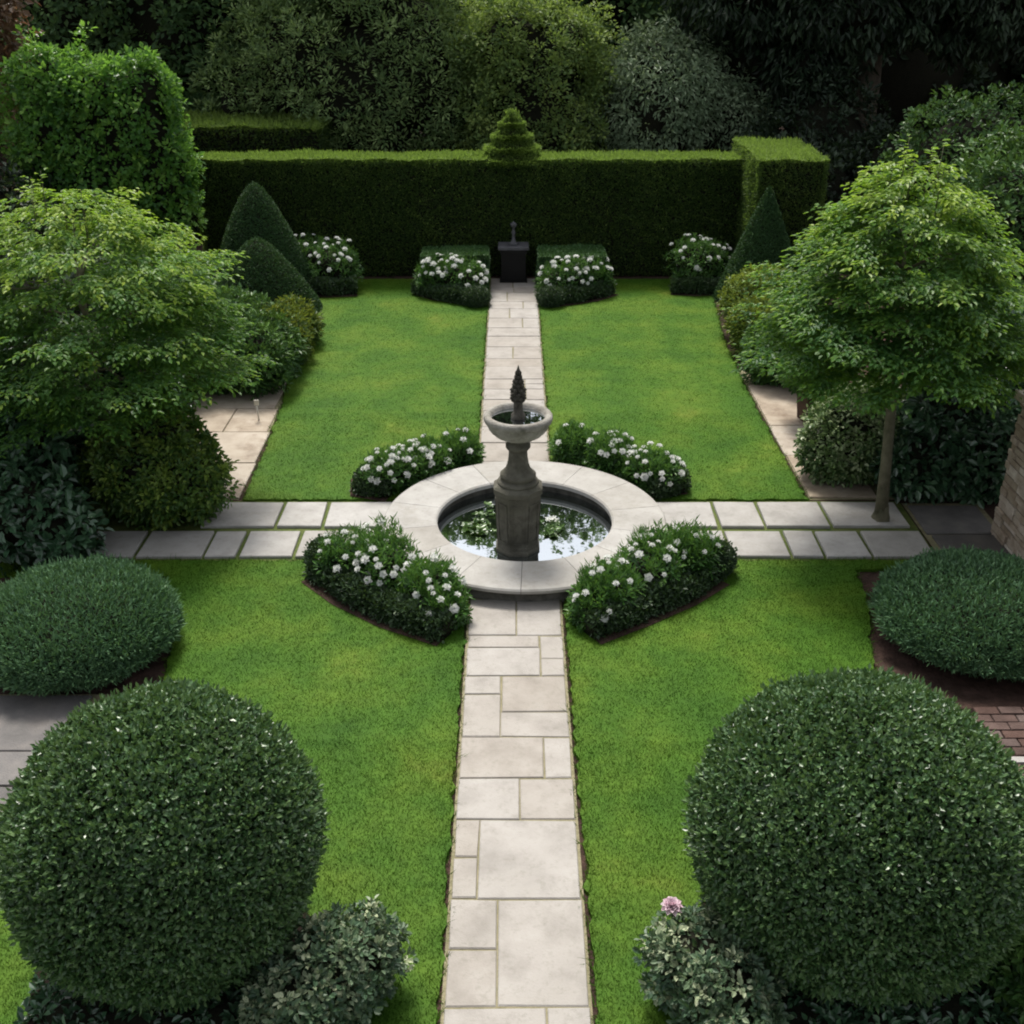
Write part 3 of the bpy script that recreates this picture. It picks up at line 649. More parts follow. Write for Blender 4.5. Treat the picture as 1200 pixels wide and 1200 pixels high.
g = Geo(); hedge_block(g, -11, 26.0, 0.02, -4.3, 28.4, 2.5, 34000, .09, .035, faces='ftlr', tcen=.35)
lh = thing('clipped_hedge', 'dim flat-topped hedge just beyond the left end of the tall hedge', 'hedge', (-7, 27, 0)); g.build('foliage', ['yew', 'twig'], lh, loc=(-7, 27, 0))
# ================================================================== SHRUBS AND TREES
def shrub(name, label, cat, blobs, mat, nc, k, rc, Ln, Wd, group=None, core_s=.70, **kw):
    b0 = blobs[0]; t = thing(name, label, cat, (b0[0], b0[1], 0), group)
    g = Geo(); leafy(g, blobs, nc, k, rc, Ln, Wd, **kw)
    if core_s: cores(g, blobs, core_s)
    g.build('foliage', [mat, 'twig'], t, loc=(b0[0], b0[1], 0))
    return t
# loose shrubs left of the far-left lawn
shrub('rounded_shrub', 'dense rounded green shrub with yellow-green shoulder, beside the left side path', 'shrub',
      [(-4.22, 11.80, .62, .74, .60, .62), (-3.98, 11.72, .50, .66, .55, .50), (-4.10, 11.85, .98, .48, .42, .42)], 'rounded_leaf', 1500, 16, .11, .062, .034, tcen=.45, tip=.5, six=True)
shrub('rhododendron_bush', 'dark leafy bush by the lawn edge, nearest of three above the left side path', 'shrub',
      [(-3.92, 15.95, .55, .58, .5, .52), (-4.45, 16.2, .6, .6, .5, .68), (-3.85, 16.6, .5, .5, .5, .55)], 'shrub', 1000, 14, .13, .09, .035, group='leafy bushes edging the left of the far lawn', six=True)
shrub('rhododendron_bush', 'bush with pale yellow-green tips, rightmost of three along the lawn edge', 'shrub',
      [(-3.78, 17.3, .40, .46, .6, .48), (-3.72, 18.2, .36, .40, .5, .40)], 'shrub_gold', 850, 14, .13, .085, .034, group='leafy bushes edging the left of the far lawn', tcen=.05, tip=.5, six=True)
shrub('rhododendron_bush', 'leafy bush directly below the shorter yew cone', 'shrub',
      [(-4.55, 17.5, .52, .62, .6, .60)], 'shrub', 650, 14, .14, .09, .036, group='leafy bushes edging the left of the far lawn', tip=.25, six=True)
# right side
shrub('golden_shrub', 'mounded golden-green shrub at the foot of the right-hand yew cone', 'shrub',
      [(4.35, 18.6, .62, .72, .7, .58), (4.15, 17.7, .5, .52, .55, .46)], 'shrub_gold', 1200, 14, .12, .07, .032, tcen=.5, tip=.25, six=True)
shrub('rounded_shrub', 'dark green bush between golden shrub and planter at the right lawn edge', 'shrub',
      [(4.12, 16.5, .45, .50, .55, .48), (4.5, 16.2, .6, .5, .5, .58)], 'shrub', 700, 14, .12, .08, .036, tip=.2, six=True)
shrub('variegated_shrub', 'rounded shrub with creamy leaf tips behind the slim tree trunk', 'shrub',
      [(4.32, 12.85, .62, .62, .52, .58), (4.12, 12.8, .45, .48, .42, .42), (4.6, 13.0, .75, .45, .45, .45)], 'variegated', 1300, 16, .11, .062, .034, tcen=.48, tip=.65, six=True)
shrub('camellia_bush', 'dark glossy large-leaved bush against the stone wall', 'shrub',
      [(5.25, 12.5, .85, .62, .55, .85), (5.0, 12.35, .45, .5, .42, .45), (5.65, 12.9, 1.0, .6, .6, .85), (5.9, 12.5, .7, .6, .7, .7), (6.5, 13.2, 1.1, .8, .7, 1.1)], 'camellia', 1500, 11, .15, .12, .062, tip=.3, six=True)
# planter
pl = thing('planter', 'dark reddish wooden planter on the right side path', 'planter', (4.30, 14.75, 0))
g = Geo(); lathe(g, [(.22, .03), (.27, .44), (.285, .45), (.285, .49), (.255, .49), (.24, .42), (.01, .42)], (0, 0, 0), 4, rot=PI / 4 + .2, smooth=False); g.build('tub', 'planter_wood', pl)
shrub('potted_shrub', 'leafy green shrub growing in the reddish planter', 'shrub', [(4.32, 14.8, .85, .48, .45, .42)], 'shrub', 420, 14, .12, .08, .038, tip=.3, six=True)
# dark understorey at the left edge
shrub('understorey_shrub', 'shaded large-leaved shrub at the left edge where the cross path ends', 'shrub',
      [(-5.35, 10.75, .55, .62, .5, .6), (-5.0, 10.62, .35, .45, .35, .35), (-5.7, 11.6, .9, .8, .7, .9)], 'camellia', 620, 10, .15, .12, .07, tip=.3, six=True)
shrub('understorey_shrub', 'deeply shaded bush under the left tree, behind the rounded shrub', 'shrub',
      [(-5.2, 13.4, .8, .9, .9, .8), (-6.2, 13.0, .9, .9, .9, .9)], 'camellia', 800, 11, .16, .11, .055, tip=.1, six=True)
shrub('understorey_shrub', 'bushy dark shrub at left beyond the sandy side path', 'shrub',
      [(-5.0, 15.8, .7, .6, .7, .7), (-5.6, 17.5, .9, .8, .9, .9)], 'shrub', 800, 12, .15, .10, .045, tip=.1)
# corner shrubs at the bottom of the picture
shrub('edge_shrub', 'small shrub with pale cream leaf clusters beside the left box ball', 'shrub',
      [(-1.13, 4.78, .40, .33, .30, .34), (-.98, 4.98, .36, .30, .28, .30), (-1.3, 4.6, .35, .3, .3, .3)], 'sedum', 760, 16, .055, .040, .026, tcen=.34, tip=.45, six=True, csp=.2)
shrub('edge_shrub', 'small shrub with cream leaf clusters below the pink peony', 'shrub',
      [(1.13, 4.88, .38, .32, .30, .34), (1.28, 4.62, .40, .32, .30, .32), (1.42, 5.0, .35, .30, .3, .32)], 'sedum', 760, 16, .055, .040, .026, tcen=.34, tip=.45, six=True, csp=.2)
shrub('edge_shrub', 'dark leafy shrub cut by the bottom right corner', 'shrub',
      [(3.28, 5.0, .42, .36, .36, .40), (3.5, 4.7, .4, .4, .36, .40)], 'shrub', 620, 14, .07, .055, .034, tip=.3, six=True)
for px, py, nm in ((-2.2, 4.62, 'left'), (2.25, 4.66, 'right')):
    shrub('ground_cover_plant', 'low dark leafy plants in the shade under the %s box ball' % nm, 'plant',
          [(px, py, .14, .55, .40, .22), (px - .45, py + .15, .12, .4, .4, .2), (px + .42, py + .12, .12, .36, .4, .2)], 'camellia', 420, 10, .07, .06, .035, 'low plants under the box balls', core_s=.6, six=True)
pe = thing('peony', 'single pale pink peony bloom on a stem at the bottom right', 'flower', (1.02, 5.08, 0))
g = Geo(); tube(g, [(0, 0, 0), (.01, -.01, .3), (-.015, .0, .66)], [.007, .006, .005], 6); g.build('stem', 'flower_leaf', pe)
g = Geo()
for ring, (m, el, ln) in enumerate(((9, .05, .058), (9, .4, .055), (8, .8, .048), (6, 1.15, .042), (4, 1.45, .035))):
    a = np.arange(m) * 2 * PI / m + ring * .4
    D = np.c_[np.cos(a) * math.cos(el), np.sin(a) * math.cos(el), np.full(m, math.sin(el))]
    leaf_quads(g, np.tile([-.015, 0, .655], (m, 1)), D, np.tile([0, 0, 1.], (m, 1)) - D * .4, ln * 1.3, .066, rng.random(m), six=True, fold=.35)
g.build('bloom', 'pink_petal', pe)
st = thing('plant_stake', 'thin pale stake standing on the sandy path by the dark bush', 'stake', (-3.63, 14.75, 0))
g = Geo(); tube(g, [(0, 0, 0), (-.02, .02, .28)], [.012, .011], 8); box(g, -.045, .0, .25, .025, .012, .33); g.build('post', 'stake', st)

# layered garden trees in the middle distance
def layered_tree(label, x, y, env, ntiers, zlo, zhi, nspray, seed, trunk_r, lean=(0, 0)):
    """tiers of flat leafy sprays on a real trunk with limbs; the tint turns lime upwards for young growth and painted-in sunlight"""
    t = thing('maple_tree', label, 'tree', (x, y, 0), 'broad layered trees either side of the lawn')
    g = Geo(); gt = Geo(); lx, ly = lean
    tube(gt, [(0, 0, -.05), (lx * .2, ly * .2, zlo * .35), (lx * .6, ly * .6, zlo), (lx, ly, zhi - .75)], [trunk_r * 1.3, trunk_r, trunk_r * .85, trunk_r * .2], 12)
    lathe(gt, [(trunk_r * 2.1, -.02), (trunk_r * 1.7, .05), (trunk_r * 1.35, .12), (trunk_r * 1.12, .22)], (0, 0, 0), 14, wave=lambda th, z: .12 * math.sin(5 * th))
    w = np.array([env((i + .5) / ntiers) for i in range(ntiers)]); pr = w ** 1.6 / (w ** 1.6).sum()
    Ps, As, tn = [], [], []
    for i in range(ntiers):
        q = (i + .5) / ntiers; R = env(q); z0 = zlo + (zhi - zlo) * q
        m = max(5, int(nspray * pr[i])); a = rng.uniform(0, 2 * PI, m)
        lob = 1 + .17 * np.sin(3 * a + i * 2.3 + seed) + .15 * np.sin(5 * a - i * 3.1) + .10 * np.sin(9 * a + i * 1.7)
        f = 1 - .6 * rng.random(m) ** 2.0
        r = R * lob * f
        wave = .07 * np.sin(4 * a + i * 2.0 + seed) + .05 * np.sin(7 * a - i)
        z = z0 - .10 * f * R + wave + rng.normal(0, .025, m)
        Ps.append(np.c_[lx * (.6 + .4 * q) + r * np.cos(a), ly * (.6 + .4 * q) + r * np.sin(a), z]); As.append(np.c_[np.cos(a), np.sin(a), np.full(m, -.06)])
        tn.append(rng.normal(.20, .13, m) + .22 * (f > .86) * rng.random(m) + .62 * q ** 2.0)  # lime rises with height, painting sunlit tops together with young growth
        if q < .82:
            for b in range(3):
                th = rng.uniform(0, 2 * PI); c, s_ = math.cos(th), math.sin(th); ox, oy = lx * (.6 + .3 * q), ly * (.6 + .3 * q)
                tube(gt, [(ox, oy, z0 - .42), (ox + R * .4 * c, oy + R * .4 * s_, z0 - .22), (ox + R * .8 * c, oy + R * .8 * s_, z0 - .17)], [trunk_r * .32, trunk_r * .2, .005], 6)
    P = np.concatenate(Ps); A = unit(np.concatenate(As)); tn = np.concatenate(tn); n = len(P)
    for j in range(3):        # three fans per spray, each a flat run of leaves along a drooping twig
        k = 8
        az = rng.normal(0, .6, n); c, s_ = np.cos(az), np.sin(az)
        B = unit(np.c_[A[:, 0] * c - A[:, 1] * s_, A[:, 0] * s_ + A[:, 1] * c, A[:, 2] + rng.normal(0, .10, n)])
        side = unit(np.cross(B, [0, 0, 1.]))
        for u in range(k):
            f = u / (k - 1); sg = 1 if u % 2 else -1
            Q = P + B * (f * .28 * rng.uniform(.8, 1.2, n))[:, None] + rng.normal(0, .012, (n, 3)); Q[:, 2] -= .04 * f * f
            D = unit(B * .7 + side * sg * (.9 - .6 * f) + [0, 0, -.14] + rdir(n) * .18)
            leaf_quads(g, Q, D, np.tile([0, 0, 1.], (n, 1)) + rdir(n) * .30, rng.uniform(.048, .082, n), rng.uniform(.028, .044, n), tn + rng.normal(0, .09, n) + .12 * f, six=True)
    # a few leaders standing above the crown
    m = 16
    for i in range(m):
        a, q = rng.uniform(0, 2 * PI), rng.uniform(.55, 1.0); R = env(q) * rng.uniform(.2, .9)
        b0 = np.array([lx + R * math.cos(a), ly + R * math.sin(a), zlo + (zhi - zlo) * q - .05]); hgt = rng.uniform(.18, .36)
        tube(gt, [b0 - [0, 0, .2], b0 + [.02, 0, hgt]], [.007, .003], 5)
        kk = 14; Q = b0 + np.c_[rng.normal(0, .02, (kk, 2)), np.linspace(0, hgt, kk)]; aa = rng.uniform(0, 2 * PI, kk)
        leaf_quads(g, Q, np.c_[np.cos(aa), np.sin(aa), np.full(kk, .25)], np.tile([0, 0, 1.], (kk, 1)) + rdir(kk) * .3, rng.uniform(.07, .10, kk), .04, rng.normal(.82, .1, kk), six=True)
    g.build('crown', 'maple', t); gt.build('trunk', 'mossy_bark', t)
    return t
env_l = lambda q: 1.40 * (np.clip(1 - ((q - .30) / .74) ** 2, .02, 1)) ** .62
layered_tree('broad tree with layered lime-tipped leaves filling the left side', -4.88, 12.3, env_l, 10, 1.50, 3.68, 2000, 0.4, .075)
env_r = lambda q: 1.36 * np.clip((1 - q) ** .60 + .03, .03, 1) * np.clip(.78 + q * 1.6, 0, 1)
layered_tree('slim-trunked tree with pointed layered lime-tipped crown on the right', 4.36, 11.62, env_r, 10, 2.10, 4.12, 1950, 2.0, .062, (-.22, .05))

# climbers and background planting
def big_tree(name, label, x, y, blobs, mat, nc, k, rc, Ln, Wd, trunk_h, trunk_r, group='trees in the wood behind the hedge', core_s=.62, **kw):
    t = thing(name, label, 'tree', (x, y, 0), group)
    g = Geo(); leafy(g, [(x + b[0], y + b[1], *b[2:]) for b in blobs], nc, k, rc, Ln, Wd, **kw)
    if core_s: cores(g, [(x + b[0], y + b[1], *b[2:]) for b in blobs], core_s)
    g.build('crown', [mat, 'twig'], t, loc=(x, y, 0))
    gt = Geo(); tube(gt, [(0, 0, -.1), (.05, 0, trunk_h * .4), (-.05, .05, trunk_h)], [trunk_r * 1.3, trunk_r, trunk_r * .6], 10)
    for b in blobs[:5]: tube(gt, [(0, 0, trunk_h * .7), (b[0] * .5, b[1] * .5, (trunk_h + b[2]) * .48), (b[0], b[1], b[2])], [trunk_r * .5, trunk_r * .35, .03], 7)
    gt.build('trunk', 'bark', t)
    return t
shrub('climber_column', 'tall leafy block of bright green climber behind the left tree', 'climber',
      [(-7.6, 21.6, 2.3, 1.25, 1.0, 2.1), (-6.9, 21.4, 2.9, .85, .8, 1.5), (-8.5, 21.6, 2.9, .9, .9, 1.6), (-7.4, 21.5, 3.6, 1.05, .8, .75), (-6.7, 21.4, 3.75, .6, .6, .6), (-8.4, 21.5, 3.9, .75, .6, .55), (-6.4, 21.3, 2.2, .5, .5, 1.1)], 'bright_climber', 3300, 13, .15, .10, .068, up=.3, tip=.3, lump=.30, tcen=.42)
shrub('climbing_bush', 'tangled green climber mounding up behind the right-hand tree', 'climber',
      [(8.3, 18.6, 1.6, 1.5, 1.2, 1.7), (9.2, 18.8, 2.3, 1.5, 1.2, 1.5), (7.4, 18.3, .9, 1.0, .9, 1.1)], 'shrub', 2600, 12, .16, .105, .06, tip=.2, lump=.28, tcen=.5)
big_tree('copper_beech', 'coppery brown-leaved tree at the top left corner', -11.2, 23.5, [(0, 0, 4.6, 1.6, 1.6, 2.2), (.6, -.5, 6.2, 1.5, 1.4, 1.8), (-1.2, .3, 5.5, 1.6, 1.5, 2.0)], 'copper', 1500, 13, .25, .15, .10, 5, .16, group=None, tip=.2)
shrub('dark_bush', 'dark shaded bushes filling the left edge below the climber', 'shrub',
      [(-9.6, 20.3, 1.3, 1.4, 1.2, 1.5), (-8.3, 19.0, 1.0, 1.3, 1.1, 1.2), (-10.6, 19.6, 1.8, 1.4, 1.3, 1.8), (-7.0, 16.5, .9, 1.2, 1.2, 1.1)], 'dark_tree', 1700, 12, .2, .13, .07)
shrub('dark_bush', 'deeply shaded bushes in the gap beyond the right end of the hedge', 'shrub',
      [(7.0, 25.6, .9, 1.2, 1.0, 1.3), (8.6, 26.2, 1.1, 1.4, 1.0, 1.5), (6.2, 26.6, 1.2, 1.2, 1.0, 1.5), (7.4, 27.6, 1.6, 1.6, 1.0, 2.0)], 'dark_tree', 1500, 12, .2, .13, .07)
shrub('overgrown_hedge', 'tall dull green overgrown hedge behind the right-hand tree, by the dark wood', 'hedge',
      [(8.6, 22.6, 1.7, 1.3, 1.0, 1.9), (10.2, 22.8, 1.9, 1.5, 1.0, 1.85), (11.9, 22.7, 1.8, 1.5, 1.0, 1.9), (9.4, 22.9, 2.4, 1.3, .9, 1.2), (13.2, 22.8, 2.0, 1.4, 1.0, 1.8)], 'shrub', 3400, 12, .17, .10, .055, lump=.2, tcen=.5)
T = big_tree
T('evergreen_tree', 'large upright evergreen with silvery shoots behind the left of the hedge', -3.7, 28.5, [(0, 0, 2.8, 2.3, 1.8, 2.9), (-1.5, .3, 3.4, 1.5, 1.4, 2.4), (1.3, -.2, 3.6, 1.5, 1.4, 2.4), (.3, .3, 5.6, 1.9, 1.6, 2.4), (-.8, .8, 7.0, 1.7, 1.6, 2.4), (2.3, -.2, 2.4, 1.1, 1.0, 1.7), (-2.7, .2, 2.6, 1.2, 1.1, 1.9)], 'silver_tree', 5600, 18, .26, .13, .050, 5.5, .24, up=.9, tip=.25, lump=.42)
T('round_tree', 'rounded tree with yellow-green top behind the hedge finial', .45, 28.0, [(0, 0, 3.0, 1.75, 1.5, 1.9), (-.5, -.2, 4.1, 1.2, 1.1, 1.05), (.7, 0, 3.9, 1.2, 1.1, 1.1), (.2, -.3, 2.2, 1.6, 1.4, 1.6)], 'olive_tree', 3400, 18, .24, .10, .06, 3.0, .16, up=.6, tip=.45, lump=.42)
T('grey_leaved_tree', 'small grey-green drooping tree right of the round tree', 3.25, 28.2, [(0, 0, 2.3, 1.6, 1.4, 1.7), (.9, .1, 2.7, 1.2, 1.2, 1.5), (-.8, .2, 1.9, 1.1, 1.1, 1.5), (-1.6, .3, 2.3, 1.0, 1.0, 1.6), (1.9, .3, 2.0, 1.1, 1.0, 1.4), (.2, .2, 3.5, .9, .9, 1.0)], 'grey_tree', 3000, 17, .26, .13, .05, 2.4, .14, droop=.5, up=.2, lump=.42)
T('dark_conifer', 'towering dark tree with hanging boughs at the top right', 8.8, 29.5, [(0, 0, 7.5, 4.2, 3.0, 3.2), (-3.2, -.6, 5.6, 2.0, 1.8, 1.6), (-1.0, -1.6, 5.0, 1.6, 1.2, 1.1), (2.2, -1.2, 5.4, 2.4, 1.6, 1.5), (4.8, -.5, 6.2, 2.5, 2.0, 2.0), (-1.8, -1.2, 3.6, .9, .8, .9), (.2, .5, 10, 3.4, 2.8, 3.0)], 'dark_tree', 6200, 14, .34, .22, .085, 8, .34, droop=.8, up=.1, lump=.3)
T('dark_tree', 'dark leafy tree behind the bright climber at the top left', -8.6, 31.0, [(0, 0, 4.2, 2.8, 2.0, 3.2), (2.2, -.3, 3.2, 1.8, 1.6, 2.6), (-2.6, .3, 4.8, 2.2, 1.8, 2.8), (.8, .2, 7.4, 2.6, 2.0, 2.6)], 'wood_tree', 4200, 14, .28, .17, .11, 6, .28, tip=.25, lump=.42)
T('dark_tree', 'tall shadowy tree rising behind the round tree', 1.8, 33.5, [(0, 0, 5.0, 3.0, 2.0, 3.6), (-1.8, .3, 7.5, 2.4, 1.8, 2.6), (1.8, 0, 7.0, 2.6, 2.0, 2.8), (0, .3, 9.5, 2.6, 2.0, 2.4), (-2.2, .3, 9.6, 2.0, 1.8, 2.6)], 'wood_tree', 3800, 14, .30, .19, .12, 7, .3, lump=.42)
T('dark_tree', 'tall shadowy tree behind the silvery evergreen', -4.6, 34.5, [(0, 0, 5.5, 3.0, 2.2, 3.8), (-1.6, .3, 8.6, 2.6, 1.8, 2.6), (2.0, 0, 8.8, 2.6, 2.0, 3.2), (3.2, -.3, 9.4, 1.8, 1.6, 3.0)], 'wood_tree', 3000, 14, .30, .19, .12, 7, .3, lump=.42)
# far wood: one unbroken mass
g = Geo(); bl = []
for i, x in enumerate(np.linspace(-24, 26, 15)):
    bl += [(x + rng.normal(0, .6), 40 + rng.normal(0, 1.2), 2.8, 2.6, 2.2, 3.2), (x + rng.normal(0, .8), 40.5 + rng.normal(0, 1), 6.6, 2.8, 2.2, 3.0), (x + rng.normal(0, .8), 41 + rng.normal(0, 1), 9.8 + rng.normal(0, .7), 2.6, 2.2, 2.2)]
bl += [(x, 43 + rng.normal(0, .5), z, 3.4, 1.6, 3.2) for x in np.linspace(-30, 32, 16) for z in (2.4, 7.0, 10.6)]
leafy(g, bl, 9500, 12, .42, .30, .20, lump=.2, din=.25)
cores(g, bl, .8)
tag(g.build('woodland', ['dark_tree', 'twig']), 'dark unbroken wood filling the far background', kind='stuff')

# ================================================================== FLOWER BEDS
def flower_mesh(kind):
    g = Geo(); m = 6 if kind else 5
    for ring, (mm, el, ln, w) in enumerate(((m, .15, .050, .044), (m, .6, .044, .040), (4, 1.1, .032, .03))):
        a = np.arange(mm) * 2 * PI / mm + ring * .5
        D = np.c_[np.cos(a) * math.cos(el), np.sin(a) * math.cos(el), np.full(mm, math.sin(el))]
        leaf_quads(g, np.zeros((mm, 3)), D, np.tile([0, 0, 1.], (mm, 1)) - D * .4, ln, w, rng.random(mm), six=True, fold=.25)
    o = g.build('flower', 'petal'); me = o.data; bpy.data.objects.remove(o); return me
FM = [flower_mesh(0), flower_mesh(1)]
NORMAL_TO_CAM = np.array([0, -.5, .85])
def flower_plant(label, x, y, blobs, nf, grp, fs=1.0, nc=300, tall=0.0, bias=(0, -.55, .8)):
    if grp == GN: blobs = [(b[0], b[1], b[2] * .84, b[3] * .92, b[4] * .92, b[5] * .80) for b in blobs]; fs *= .80; nf = int(nf * 1.75)
    else: fs *= .82; nf = int(nf * 1.5)
    """leafy mound with upright shoots and separate white blooms on it"""
    t = thing('flowering_plant', label, 'flowers', (x, y, 0), grp)
    B = [(x + b[0], y + b[1], *b[2:]) for b in blobs]
    g = Geo(); leafy(g, B, nc, 13, .075, .062, .024, up=.9, tip=.3, tcen=.42, lump=.26, six=True)
    P, Nn = pick_blobs(B, 300, .1)
    k = Nn[:, 2] > .25; P, Nn = P[k], Nn[k]; m = len(P)          # upright shoots
    for u in range(6):
        Q = P + np.c_[np.zeros(m), np.zeros(m), np.full(m, u * (.02 + tall))] + rng.normal(0, .006, (m, 3))
        a = rng.uniform(0, 2 * PI, m); D = np.c_[np.cos(a), np.sin(a), rng.uniform(.5, 1.3, m)]
        leaf_quads(g, Q, D + [0, 0, .5], rdir(m) + [0, -.3, .5], rng.uniform(.06, .12, m), .013, rng.normal(.66, .17, m))
    cores(g, B, .74)
    g.build('foliage', ['flower_leaf', 'twig'], t, loc=(x, y, 0))
    P, Nn = pick_blobs(B, 4000, .0, keep_in=1.0, lump=.16)
    sc = (Nn * np.array(bias)).sum(1); P, Nn = P[sc > .45], Nn[sc > .45]
    done = []
    for i in range(len(P)):
        if len(done) >= nf: break
        if all(np.linalg.norm(P[i] - q) > .060 * fs * (.6 + .8 * rng.random()) for q in done):
            done.append(P[i]); o = bpy.data.objects.new('flower', FM[i % 2]); COL.objects.link(o); o.parent = t
            q = P[i] + Nn[i] * .05 + np.array([0, 0, .05 + tall]); o.location = (q[0] - x, q[1] - y, q[2])
            d = Vector(unit(Nn[i] + np.array([0, -.3, .7]) + rng.normal(0, .2, 3))); o.rotation_euler = d.to_track_quat('Z', 'Y').to_euler()
            o.scale = (fs * rng.uniform(.65, 1.25),) * 3
    return t
def low_hedge(label, pts, w, h, n, cat='hedge', mat='edging'):
    """dark clipped edging following a line of points"""
    pts = np.array(pts, float); c = pts.mean(0)
    e_ = unit(np.gradient(pts, axis=0)); n_ = np.c_[e_[:, 1], -e_[:, 0]]; q_ = w / 2 + .09      # narrow strip of bare soil along the edging
    ring = np.concatenate([pts + n_ * q_ + e_ * 0, (pts - n_ * q_ * .6)[::-1]])
    gs = Geo(); gs.add(np.c_[ring, np.full(len(ring), .041)], [list(range(len(ring)))])
    tag(gs.build('soil_bed', 'soil'), kind='structure')
    t = thing('box_edging', label, cat, (c[0], c[1], 0), 'dark clipped edging round the flower beds')
    g = Geo(); seg = np.linalg.norm(np.diff(pts, axis=0), axis=1); cum = np.r_[0, np.cumsum(seg)]
    L = cum[-1]; s_ = rng.uniform(0, L, n); X = np.c_[np.interp(s_, cum, pts[:, 0]), np.interp(s_, cum, pts[:, 1])]
    e = np.c_[np.interp(s_ + .02, cum, pts[:, 0]), np.interp(s_ + .02, cum, pts[:, 1])] - np.c_[np.interp(s_ - .02, cum, pts[:, 0]), np.interp(s_ - .02, cum, pts[:, 1])]
    e = unit(e); nr = np.c_[e[:, 1], -e[:, 0]]
    a = rng.uniform(-.15 * PI, 1.15 * PI, n); ca, sa = np.cos(a), np.sin(a)
    sq = np.maximum(np.abs(ca), np.abs(sa)) ** -.5
    P = np.c_[X + nr * (ca * w / 2 * sq)[:, None], np.clip(h * .45 + sa * h * .55 * sq, .02, None)]
    P *= 1; Nn = unit(np.c_[nr * ca[:, None], sa])
    P += Nn * (wob(P, 5.0, 1.0) * .06)[:, None]
    P += rdir(n) * .025; clipped(g, P, Nn, .05, .028, .09, upb=.5, jit=1.2, six=True)
    R = []
    for i, p in enumerate(pts):
        R.append((p[0], p[1], h * .4))
    tube(g, R, [min(w, h) * .42] * len(R), 8, 1)
    g.build('foliage', [mat, 'twig'], t, loc=(c[0], c[1], 0))
    return t
def small_ball(label, x, y, r, h, n=9000, mat='edging'):
    return clipped_solid('box_ball', label, 'topiary', (x, y, h), (r, r, h * 1.02), mat, n, .03, .02, None, None, 'small clipped box balls at the bed corners', depth=.05)
GN = 'white flowers in the beds round the pool'; GF = 'white flowers in the beds below the hedge'
# bed near left
flower_plant('white flowering plant in the near-left pool bed, outermost by the small ball', -1.72, 10.25, [(0, 0, .30, .36, .30, .30), (.2, -.05, .30, .3, .28, .30)], 10, GN, 1.15)
flower_plant('white flowering plant in the middle of the near-left pool bed, tall leafy shoots', -1.28, 10.0, [(0, 0, .32, .36, .32, .33), (-.1, .22, .36, .3, .26, .36)], 11, GN, 1.15, tall=.012)
flower_plant('white flowering plant in the near-left pool bed, end beside the near path', -.82, 9.62, [(0, 0, .30, .34, .30, .31), (.12, -.22, .22, .28, .24, .24)], 10, GN, 1.15)
low_hedge('dark edging along the lawn side of the near-left pool bed', [(-2.08, 10.3), (-1.7, 9.86), (-1.2, 9.45), (-.62, 9.12)], .26, .26, 9000)
small_ball('small dark clipped ball at the outer tip of the near-left pool bed', -2.0, 10.42, .22, .20)
# bed near right
flower_plant('white flowering plant in the near-right pool bed, end beside the near path', .98, 9.58, [(0, 0, .30, .34, .30, .31), (-.14, -.18, .22, .26, .24, .24)], 8, GN, 1.1)
flower_plant('white flowering plant in the middle of the near-right pool bed', 1.42, 9.95, [(0, 0, .32, .36, .32, .33), (.1, .2, .36, .3, .26, .34)], 9, GN, 1.1, tall=.01)
flower_plant('white flowering plant in the near-right pool bed, outermost by the small ball', 1.86, 10.25, [(0, 0, .30, .34, .28, .32)], 4, GN, 1.1, tall=.01)
low_hedge('dark edging along the lawn side of the near-right pool bed', [(.74, 9.14), (1.25, 9.48), (1.75, 9.85), (2.15, 10.25)], .26, .26, 9000)
small_ball('small dark clipped ball at the outer tip of the near-right pool bed', 2.2, 10.38, .20, .19)
# bed far left of the pool
flower_plant('dense white flowers in the bed behind the pool at left, outer end', -1.55, 12.48, [(0, 0, .26, .32, .28, .28), (.28, .12, .28, .3, .28, .28)], 20, GN, 1.2)
flower_plant('white flowers in the bed behind the pool at left, middle', -1.08, 12.78, [(0, 0, .27, .32, .28, .28)], 10, GN, 1.2)
flower_plant('sparsely flowered leafy plant in the bed behind the pool at left, by the path', -.68, 13.1, [(0, 0, .26, .28, .28, .28)], 3, GN, 1.2)
low_hedge('dark edging at the outer end of the bed behind the pool at left', [(-1.86, 12.75), (-1.84, 12.34), (-1.5, 12.26)], .2, .22, 4200)
# bed far right of the pool
flower_plant('leafy plant in the bed behind the pool at right, by the path', .82, 13.3, [(0, 0, .26, .28, .3, .28)], 3, GN, 1.2)
flower_plant('white flowers in the bed behind the pool at right, middle', 1.25, 12.95, [(0, 0, .27, .34, .3, .29)], 10, GN, 1.2, tall=.006)
flower_plant('white flowers in the bed behind the pool at right, outer end', 1.72, 12.58, [(0, 0, .26, .34, .28, .28), (.15, -.12, .22, .26, .24, .24)], 14, GN, 1.2)
low_hedge('dark edging at the outer end of the bed behind the pool at right', [(2.08, 12.75), (2.08, 12.36), (1.7, 12.26)], .2, .22, 4200)
